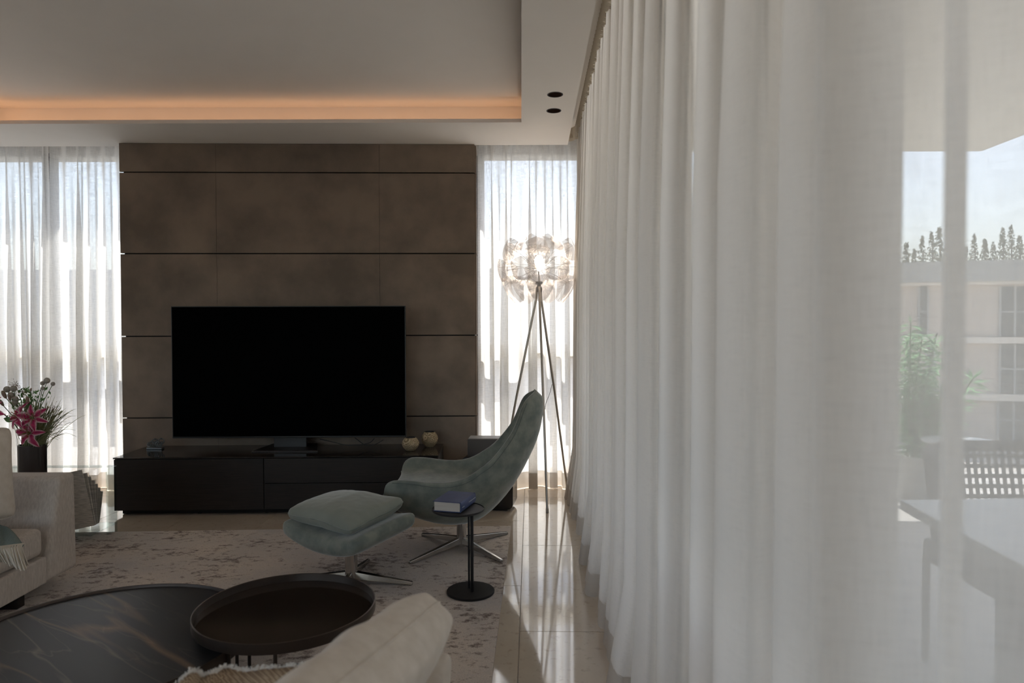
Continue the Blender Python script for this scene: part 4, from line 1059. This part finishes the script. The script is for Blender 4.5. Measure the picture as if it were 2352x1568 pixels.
# ---------------------------------------------------------------- coffee tables
def coffee_big():
    z = .245; c = Vector((-1.35, 2.215, 0)); r = .466
    t = thing('coffee_table', 'large low round coffee table with a black veined stone top', 'table', (c.x, c.y, .012))
    obj('stone_top', MB().lathe((c.x, c.y, z-.02), [(.3, 0), (r-.006, 0), (r-.006, .013), (.01, .0135)], 96), 'marble', t)
    obj('rim', MB().lathe((c.x, c.y, z-.035), [(r-.02, 0), (r, 0), (r+.001, .004), (r+.001, .038), (r-.003, .038), (r-.0045, .035), (r-.006, .028)], 96), 'bronze', t)
    for a in (.5, 2.1, 3.7, 5.3):
        x, y = c.x+(r-.05)*math.cos(a), c.y+(r-.05)*math.sin(a)
        obj('leg', MB().tube([(x, y, .0125), (x, y, z-.034)], .006, 10), 'bronze', t)
coffee_big()
def coffee_small():
    z = .305; c = Vector((F(654, 1390, z).x, F(654, 1393, z).y, 0)); r = .298
    c = Vector((-.778, 2.33, 0))
    t = thing('tray_table', 'smaller raised round bronze tray table overlapping the stone coffee table', 'table', (c.x, c.y, .012))
    obj('tray', MB().lathe((c.x, c.y, z-.032), [(.2, 0), (r-.006, 0), (r-.004, .006), (.01, .0065)], 96), 'tray', t)
    obj('rim', MB().lathe((c.x, c.y, z-.034), [(r-.01, 0), (r, 0), (r+.002, .004), (r+.002, .034), (r-.001, .036), (r-.003, .034), (r-.0045, .008)], 96), 'bronze', t)
    A_ = U(525, 1490, 2.12); B_ = U(632, 1490, 2.07); C_ = F(573, 1535, .02); D_ = U(830, 1425, 2.38)
    def leg_(p, q, zb=.02):
        d = (Vector((q.x, q.y, 0))-Vector((p.x, p.y, 0))).normalized()
        pts = [Vector((p.x, p.y, z-.032)), Vector((p.x, p.y, .05)), Vector((p.x, p.y, .028))+d*.006, Vector((p.x, p.y, .0195))+d*.022]
        return MB().tube(smoothline(pts, 4), .0062, 10), pts[-1]
    for p, q in ((A_, C_), (C_, A_), (B_, D_), (D_, B_)):
        m_, e = leg_(p, q); obj('leg', m_, 'bronze', t)
    for p, q in ((A_, C_), (B_, D_)):
        e0 = leg_(p, q)[1]; e1 = leg_(q, p)[1]; obj('runner', MB().tube([e0, e1], .0062, 10), 'bronze', t)
coffee_small()

# ---------------------------------------------------------------- left sofa
def left_sofa():
    X0 = U(178, 1200, 3.38).x
    s = thing('sofa', 'beige linen sofa with a wide arm at the left edge of the room', 'sofa', (X0-.55, 2.3, 0))
    ybk = 3.38; Xb = X0-1.05
    zt = U(160, 1084, 3.36).z; zb = F(180, 1303, .075).z
    yo = ybk; ti = ybk-.125; bi = ybk-.235
    obj('arm', MB().add([(Xb, bi, .075), (X0, bi, .075), (X0, yo, .075), (Xb, yo, .075), (Xb, ti, zt), (X0-.006, ti, zt), (X0-.006, yo, zt), (Xb, yo, zt)],
        [(0, 3, 2, 1), (4, 5, 6, 7), (0, 1, 5, 4), (1, 2, 6, 5), (2, 3, 7, 6), (3, 0, 4, 7)]), 'linen_sofa', s, bevel=.022, seg=4)
    obj('base', MB().box((Xb, 1.15, .075), (X0, bi+.01, .20)), 'linen_sofa', s, bevel=.008)
    sc_ = obj('seat_cushion', MB().box((Xb+.05, 2.0, .205), (X0-.012, bi+.012, .335)), 'linen_sofa', s, bevel=.03, seg=4)
    obj('seat_cushion', MB().box((Xb+.05, 1.2, .205), (X0-.012, 1.995, .335)), 'linen_sofa', s, bevel=.03, seg=4)
    obj('backrest', MB().box((Xb-.22, 1.15, .075), (Xb+.04, ybk, .70)), 'linen_sofa', s, bevel=.04, seg=4)
    for y in (1.3, 3.0):
        obj('foot', MB().box((X0-.16, y, .0125), (X0-.03, y+.05, .076)), 'gloss_black', s, bevel=.004)
    # cushion leaning in the corner
    mb, rp_ = cushion(.42, .42, .15, pinch=.06, puff=.38, wr=.006, seed=9, edge=.01)
    c0 = U(-92, 1103, 2.93)
    X = Matrix.Translation(c0) @ Matrix.Rotation(math.radians(-3), 4, 'Y') @ Matrix.Rotation(math.radians(14), 4, 'Z') @ Matrix.Rotation(math.radians(83), 4, 'X') 
    X = Matrix.Translation(c0) @ Matrix.Rotation(math.radians(62), 4, 'Z') @ Matrix.Rotation(math.radians(86), 4, 'X')
    xf(mb, lambda p: X @ p)
    pc = thing('cushion', 'pale linen scatter cushion on the left sofa near its arm', 'cushion', c0-Vector((0, 0, .22)))
    obj('cover', mb, 'linen_cushion', pc, autos=False, subsurf=1)
    obj('piping', MB().tube([X @ p for p in rp_], .0045, 8), 'linen_cushion', pc)
    # teal throw with fringe
    th = thing('throw_blanket', 'folded teal wool throw with cream fringe on the left sofa seat', 'blanket', (X0-.2, 2.9, .335))
    z = .345
    e0 = F(-60, 1268, z); e1 = F(57, 1254, z); b0 = F(-60, 1195, z+.01); b1 = F(18, 1212, z+.02)
    rows_ = []
    for j in range(9):
        v = j/8; r0 = b0.lerp(e0, v); r1 = b1.lerp(e1, v)
        rows_.append([r0.lerp(r1, i/14) + Vector((0, 0, .010+.006*math.sin(i*.9+j*.5) + (-.006 if i == 14 else 0))) for i in range(15)])
    cl = obj('cloth', MB().grid(rows_), 'teal_wool', th, autos=False, subsurf=1); so = cl.modifiers.new('solid', 'SOLIDIFY'); so.thickness = .010; so.offset = 1
    fr = MB(); random.seed(2)
    for k in range(90):
        u = k/89; p = e0.lerp(e1, u)+Vector((0, 0, .012)); q = p + Vector((random.uniform(-.004, .012), -.035, -.004)); xx = min(q.x+.01, X0+.004)
        tgt = F(-60+124*u+random.uniform(-3, 3), 1294+8*math.sin(u*9)+random.uniform(-5, 6)+4*u, .30)
        fr.tube(smoothline([p, q, tgt], 3), .0022, 4)
    obj('fringe', fr, 'cream_thread', th, kind='stuff')
left_sofa()

# ---------------------------------------------------------------- glass rack and newspapers
def papers():
    Y = 4.0
    a = U(100, 1086, Y); b = U(246, 1073, Y+.15)
    zt = U(246, 1074, Y+.1).z; xr = U(246, 1100, Y+.1).x; xl = xr-.62
    t = thing('glass_table', 'low clear glass shelf table behind the left sofa arm', 'table', (xr-.3, Y+.1, 0))
    obj('glass_top', MB().box((xl, Y+.12, zt-.004), (xr, Y+.18, zt)), 'shelf_glass', t, smooth=False)
    obj('glass_shelf', MB().box((xl, Y-.06, .055), (xr, Y+.20, .063)), 'shelf_glass', t, smooth=False)
    for x in (xl, xr-.008):
        obj('glass_side', MB().box((x, Y+.10, 0), (x+.008, Y+.20, zt-.008)), 'shelf_glass', t, smooth=False)
    obj('runner', MB().box((xl, Y-.06, 0), (xr, Y-.045, .012)), 'alu_white', t, smooth=False)
    # leaning newspapers
    random.seed(8)
    for k in range(7):
        Yk = Y-.02+.028*k; tl = math.radians(-12+3.2*k)
        x0 = U(160+1.6*k, 1160, Yk).x; th = .012+.006*random.random()
        w_, h_ = .20, .335-.024*k
        X = Matrix.Translation((x0+.05, Yk, .065)) @ Matrix.Rotation(tl, 4, 'Y')
        lb = ['front newspaper with dense columns leaning on the glass shelf', 'second newspaper of the leaning stack', 'third newspaper of the leaning stack', 'fourth newspaper of the leaning stack', 'fifth newspaper of the leaning stack', 'sixth newspaper, behind the leaning stack', 'rearmost newspaper of the leaning stack'][k]
        n_ = thing('newspaper', lb, 'newspaper', X @ Vector((w_/2, 0, 0)), 'newspapers behind the sofa arm')
        q = MB()
        for s_ in range(4): q.box((-w_/2+.003*(s_ % 2), s_*th/4, 0.002*s_+.02), (w_/2-.002*s_, s_*th/4+th/5, h_-.003*(s_ % 3)+.02), X)
        obj('sheets', q, 'paper', n_, smooth=False)
papers()

# ---------------------------------------------------------------- vase of flowers
def vase():
    Y = 3.86; c = U(74, 1020, Y); zt = c.z; r = (U(103, 1020, Y).x-U(46, 1020, Y).x)/2
    v = thing('floor_vase', 'tall dark cylindrical floor vase behind the left sofa arm', 'vase', (c.x, Y, 0))
    obj('body', MB().lathe((c.x, Y, 0), [(r*.9, 0), (r*.96, .02), (r, zt-.02), (r, zt), (r-.006, zt), (r-.008, zt-.05), (.01, zt-.06)], 48), 'vase', v)
    random.seed(5)
    mouth = Vector((c.x, Y, zt-.03))
    def stem_pts(tip, bow=.1):
        m_ = mouth+Vector((random.uniform(-.5, .5)*r, random.uniform(-.5, .5)*r, 0)); mid = m_.lerp(tip, .5)+Vector((0, 0, bow*.3)); return smoothline([m_, mid, tip], 5)
    # lilies
    pet = []
    def petal(L_, w_):
        n, m_ = 8, 10; rows_ = []; uvs = []
        for j in range(m_+1):
            t_ = j/m_; hw = w_*math.sin(PI*min(1, .10+.88*t_))**.75*(1 if t_ < .6 else 1)
            hw = w_*(math.sin(PI*(t_**.85)*.93+.16))**.8 if t_ < 1 else .001
            zz = .28*L_*math.sin(t_*PI*.6)-.36*L_*max(0, t_-.45)**1.5*2
            rows_.append([Vector(((2*i/n-1)*max(hw, .0008), t_*L_*.92, zz + .22*hw*abs(2*i/n-1)**2 + .004*math.sin(t_*14+i))) for i in range(n+1)]); uvs.append([(i/n, t_) for i in range(n+1)])
        me = mesh_of('petal', MB().grid(rows_), M['petal'], True, autos=False); ul = me.uv_layers.new(name='UVMap'); fl_ = [q for a in uvs for q in a]
        for lp in me.loops: ul.data[lp.index].uv = fl_[lp.vertex_index]
        return me
    pa, pb = petal(.088, .020), petal(.080, .015)
    st_me = MB()
    for k in range(6):
        a = 2*PI*k/6+.3; st_me.tube([(0, 0, 0), (.012*math.cos(a), .012*math.sin(a), .03), (.022*math.cos(a), .022*math.sin(a), .045)], .0012, 5)
    st_me.tube([(0, 0, 0), (0, 0, .055)], .002, 5); st = mesh_of('stamens', st_me, M['stamen'])
    an = MB()
    for k in range(6):
        a = 2*PI*k/6+.3; an.sphere((.022*math.cos(a), .022*math.sin(a), .046), .003, 6, 4, (1, 1, 2))
    anm = mesh_of('anthers', an, M['anther'])
    lil = [(505, 655, (.25, -.95, .25), .2, 'pink lily bloom facing the room, right above the lowest bloom'), (318, 640, (-.35, -.85, .35), .9, 'pink lily bloom left of the middle bloom, half turned away'),
           (465, 870, (.0, -.93, .05), .5, 'lowest and largest pink lily bloom over the vase rim'), (-10, 560, (-.6, -.75, .2), 1.4, 'pink lily bloom cut by the left picture edge')]
    for i, (qx, qy, nrm, rot, lb) in enumerate(lil):
        tip = U(qx/6.535, 860+qy/6.535, Y-.10+.01*i); nv = Vector(nrm).normalized()
        t = thing('lily_flower', lb, 'flower', tip, 'lilies in the vase')
        q = nv.to_track_quat('Z', 'Y').to_matrix().to_4x4(); s_ = 1.18 if i == 2 else 1.02
        for k in range(6):
            mt = Matrix.Translation(tip) @ q @ Matrix.Rotation(rot+2*PI*k/6+random.uniform(-.1, .1), 4, 'Z') @ Matrix.Rotation(random.uniform(-.12, .18), 4, 'X') @ Matrix.Scale(s_*random.uniform(.92, 1.08), 4)
            inst(pa if k % 2 else pb, 'petal', mt, t)
        inst(st, 'stamens', Matrix.Translation(tip) @ q @ Matrix.Scale(s_, 4), t)
        inst(anm, 'anthers', Matrix.Translation(tip) @ q @ Matrix.Scale(s_, 4), t)
        obj('stem', MB().tube(stem_pts(tip-nv*.01), .003, 6), 'stem', t)
    for i, (qx, qy, sx, ln, lb) in enumerate([(62, 300, -.45, .050, 'closed lily bud, uppermost at the left'), (20, 420, -.5, .040, 'closed lily bud below the uppermost left one'), (145, 350, -.1, .035, 'small closed lily bud between two pompon heads'), (412, 385, 0, .045, 'closed lily bud standing above the middle bloom'), (1185/2.56, 225, .3, .02, 'tiny closed bud among the grass tips')]):
        tip = U(qx/6.535, 860+qy/6.535, Y-.06); d = Vector((sx, -.1, 1)).normalized(); q = d.to_track_quat('Z', 'Y').to_matrix()
        t = thing('lily_bud', lb, 'flower bud', tip, 'lily buds in the vase')
        obj('bud', MB().sphere(tip, ln*.5, 12, 10, (.42, .42, 1), q), 'bud', t); obj('stem', MB().tube(stem_pts(tip-d*ln*.4), .0022, 5), 'stem', t)
    for i, (qx, qy, rr, lb) in enumerate([(705, 90, .0165, 'largest pale pompon head at the top of the bouquet'), (640, 130, .0125, 'pale pompon head left below the top one'), (795, 140, .0115, 'pale pompon head right of the top one'), (105, 222, .0180, 'pale pompon head farthest left'), (205, 210, .0175, 'pale pompon head second from the left'),
                                         (165, 310, .0175, 'pale pompon head above the pale oval one'), (228, 370, .0170, 'pale pompon head just above the left lily bloom'), (225, 425, .0165, 'lowest pale pompon head beside the left lily bloom'), (640, 205, .0105, 'small pale pompon head low under the top group')]):
        tip = U(qx/6.535, 860+qy/6.535, Y-.02)
        t = thing('pompon_flower', lb, 'flower', tip, 'pompon heads in the vase')
        obj('head', MB().sphere(tip, rr, 16, 10), 'pompon', t); obj('stem', MB().tube(stem_pts(tip), .0018, 5), 'stem', t)
    # foliage
    lf = MB(); 
    for k in range(260):
        px = random.gauss(400, 130); py = random.uniform(230, 640); c_ = U(px/6.535, 860+py/6.535, Y+random.uniform(-.03, .06))
        d = Vector((random.gauss(0, .6), random.gauss(0, .5), random.uniform(.1, 1))).normalized(); L_ = random.uniform(.012, .03); sd = d.cross(Vector((random.gauss(0, 1), 1, 0))).normalized()*L_*.22
        lf.add([c_, c_+d*L_*.5-sd, c_+d*L_, c_+d*L_*.5+sd], [(0, 1, 2, 3)])
    o = obj('bouquet_foliage', lf, 'leaf', smooth=False, kind='stuff'); tag(o, 'small green leaves filling the bouquet in the dark vase', 'foliage')
    gr = MB()
    for k in range(300):
        a = random.gauss(.30, .24) if k % 2 else random.gauss(.0, .16); L_ = random.uniform(.15, .30); sp_ = Vector((math.sin(a), random.gauss(0, .25), math.cos(a)))
        b_ = mouth + Vector((random.uniform(-.6, .8)*r, random.uniform(-.6, .6)*r, .0)); dr_ = random.uniform(0, .08)*max(0, math.sin(a))**2*2
        gr.tube(smoothline([b_, b_+sp_*L_*.5, b_+sp_*L_*.85+Vector((dr_*.4, 0, -dr_*.25)), b_+sp_*L_+Vector((dr_, 0, -dr_*.8))], 3), [.0014]*4+[.0012]*3+[.001, .0008, .0004], 4, caps=False)
    for k in range(26):
        a = random.gauss(.3, .2); L_ = random.uniform(.17, .24); sp_ = Vector((math.sin(a), random.gauss(0, .2), math.cos(a))); p_ = mouth+sp_*L_
        gr.sphere(p_, .018, 6, 6, (.28, .28, 1), sp_.to_track_quat('Z', 'Y').to_matrix())
    o = obj('ornamental_grass', gr, 'dry_grass', kind='stuff'); tag(o, 'spray of fine ornamental grass fanning out of the dark vase', 'grass')
    br = MB()
    for k in range(3):
        bx = [(235, 150), (800, 520), (330, 250)][k]; b_ = U(bx[0]/6.535, 860+bx[1]/6.535, Y)
        br.tube(stem_pts(b_), .001, 4)
        for q in range(26):
            e = b_+Vector((random.gauss(0, .014), random.gauss(0, .01), random.gauss(0, .016))); br.tube([b_+(e-b_)*.1, e], .0005, 3, caps=False); br.sphere(e, .0022, 5, 4)
    o = obj('berry_sprigs', br, 'bud', kind='stuff'); tag(o, 'thin sprigs of tiny dark berries in the bouquet', 'berries')
    # large leaves near the lilies
    for (qx, qy, dx, dz, lb) in ((215, 690, -.5, .12, 'broad green lily leaf left of the lowest bloom'), (430, 560, .15, .5, 'dark green lily leaf standing between two blooms')):
        b_ = U(qx/6.535, 860+qy/6.535, Y-.05); e = b_+Vector((dx*.11, -.01, dz*.11)); d = (e-b_); s_ = Vector((-d.z, 0, d.x)).normalized()*.016
        rows_ = [[b_+d*t_+s_*q*math.sin(PI*min(.98, max(.03, t_)))+Vector((0, -.006*math.sin(PI*t_)+abs(q)*.004, 0)) for q in (-1, -.5, 0, .5, 1)] for t_ in [k/8 for k in range(9)]]
        o = obj('lily_leaf', MB().grid(rows_), 'leaf', autos=False); tag(o, lb, 'leaf', 'lily leaves in the vase')
vase()

# ---------------------------------------------------------------- nearest sofa, cushions, throw
def near_sofa():
    s = thing('near_sofa', 'low beige sofa just below the picture with cushions showing over its edge', 'sofa', (-.55, .75, 0))
    obj('base', MB().box((-1.25, .1, .06), (.14, 1.57, .18)), 'linen_sofa', s, bevel=.01)
    obj('seat_cushion', MB().box((-1.22, .12, .18), (-.07, 1.55, .325)), 'linen_sofa', s, bevel=.04, seg=4)
    obj('backrest', MB().box((-.06, .1, .06), (.14, 1.44, .47)), 'linen_sofa', s, bevel=.05, seg=5)
    for x, y in ((-1.2, .15), (-.2, .15), (-1.2, 1.38), (-.2, 1.38)):
        obj('foot', MB().box((x, y, .0125), (x+.04, y+.04, .062)), 'gloss_black', s, bevel=.003)
    # big cushion whose top edge runs away from us
    far = U(1024, 1366, 1.36); near = U(700, 1630, .84)
    ed = (far-near); L_ = ed.length; e = ed.normalized()
    dn = Vector((-.60, .0, -.80)); dn = (dn-e*dn.dot(e)).normalized()  # from the top edge down
    nm = e.cross(dn).normalized()
    mid = (far+near)/2; W_ = .44
    mb, rp_ = cushion(L_+.02, W_, .155, n=40, pinch=.03, puff=.28, wr=.014, seed=17, edge=.02)
    X = Matrix(((e.x, dn.x, nm.x, 0), (e.y, dn.y, nm.y, 0), (e.z, dn.z, nm.z, 0), (0, 0, 0, 1)))
    X = Matrix.Translation(mid+dn*(W_/2)) @ X
    xf(mb, lambda p: X @ p)
    c = thing('cushion', 'large pale linen cushion standing on edge in the foreground', 'cushion', mid+dn*W_)
    obj('cover', mb, 'linen_cushion', c, autos=False, subsurf=1)
    obj('piping', MB().tube([X @ p for p in rp_], .0022, 8), 'linen_cushion', c)
    # second cushion behind it at the right
    mb, rp_ = cushion(.26, .26, .10, n=26, pinch=.04, puff=.32, wr=.004, seed=31, edge=.01)
    c1 = Vector((-.262, 1.47, .415))
    X2 = Matrix.Translation(c1) @ Matrix.Rotation(math.radians(-4), 4, 'Z') @ Matrix.Rotation(math.radians(80), 4, 'X')
    xf(mb, lambda p: X2 @ p)
    c = thing('cushion', 'pale linen cushion tucked behind the large foreground cushion, lower right', 'cushion', c1-Vector((0, 0, .2)))
    obj('cover', mb, 'linen_cushion', c, autos=False, subsurf=1)
    # tan cushion lying flat
    mb, rp_ = cushion(.34, .34, .12, n=24, pinch=.06, puff=.40, wr=.006, seed=41)
    p0 = U(575, 1672, 1.30)
    X3 = Matrix.Translation((p0.x, p0.y, p0.z-.035)) @ Matrix.Rotation(math.radians(24), 4, 'Z') @ Matrix.Rotation(math.radians(-8), 4, 'Y')
    xf(mb, lambda p: X3 @ p)
    c = thing('cushion', 'flat tan linen cushion under the large foreground cushion', 'cushion', (p0.x, p0.y, p0.z-.1))
    obj('cover', mb, 'brown_linen', c, autos=False, subsurf=1)
    # burlap throw with white fringe
    edge = [(395, 1585), (440, 1546), (462, 1556), (490, 1549), (520, 1536), (560, 1545), (600, 1540), (650, 1536), (690, 1532), (725, 1528)]
    Yb = [1.30, 1.34, 1.36, 1.37, 1.40, 1.38, 1.37, 1.36, 1.35, 1.34]
    top_ = smoothline([U(x, y, Y) for (x, y), Y in zip(edge, Yb)], 5)
    rows_ = []
    for j in range(8):
        v = j/7; rows_.append([p + Vector((.02*v, -.16*v, -.020*math.sin(v*2.2)-.004*math.sin(i*.7+j)*v - .03*v*v)) for i, p in enumerate(top_)])
    th = thing('throw_blanket', 'coarse tan woven throw with a white frayed edge at the bottom of the view', 'blanket', top_[20]-Vector((0, .1, .05)))
    cl = obj('cloth', MB().grid(rows_), 'burlap', th, autos=False); so = cl.modifiers.new('solid', 'SOLIDIFY'); so.thickness = .004
    fr = MB(); random.seed(12)
    for i in range(len(top_)-1):
        for k in range(12):
            p = top_[i].lerp(top_[i+1], random.random())
            q = p+Vector((random.gauss(0, .004), random.uniform(-.004, .010), random.uniform(.001, .010))); fr.tube([p-Vector((0, .004, .002)), p.lerp(q, .5)+Vector((random.gauss(0, .002), 0, 0)), q], .0011, 4)
    obj('fringe', fr, 'white_thread', th, kind='stuff')
near_sofa()
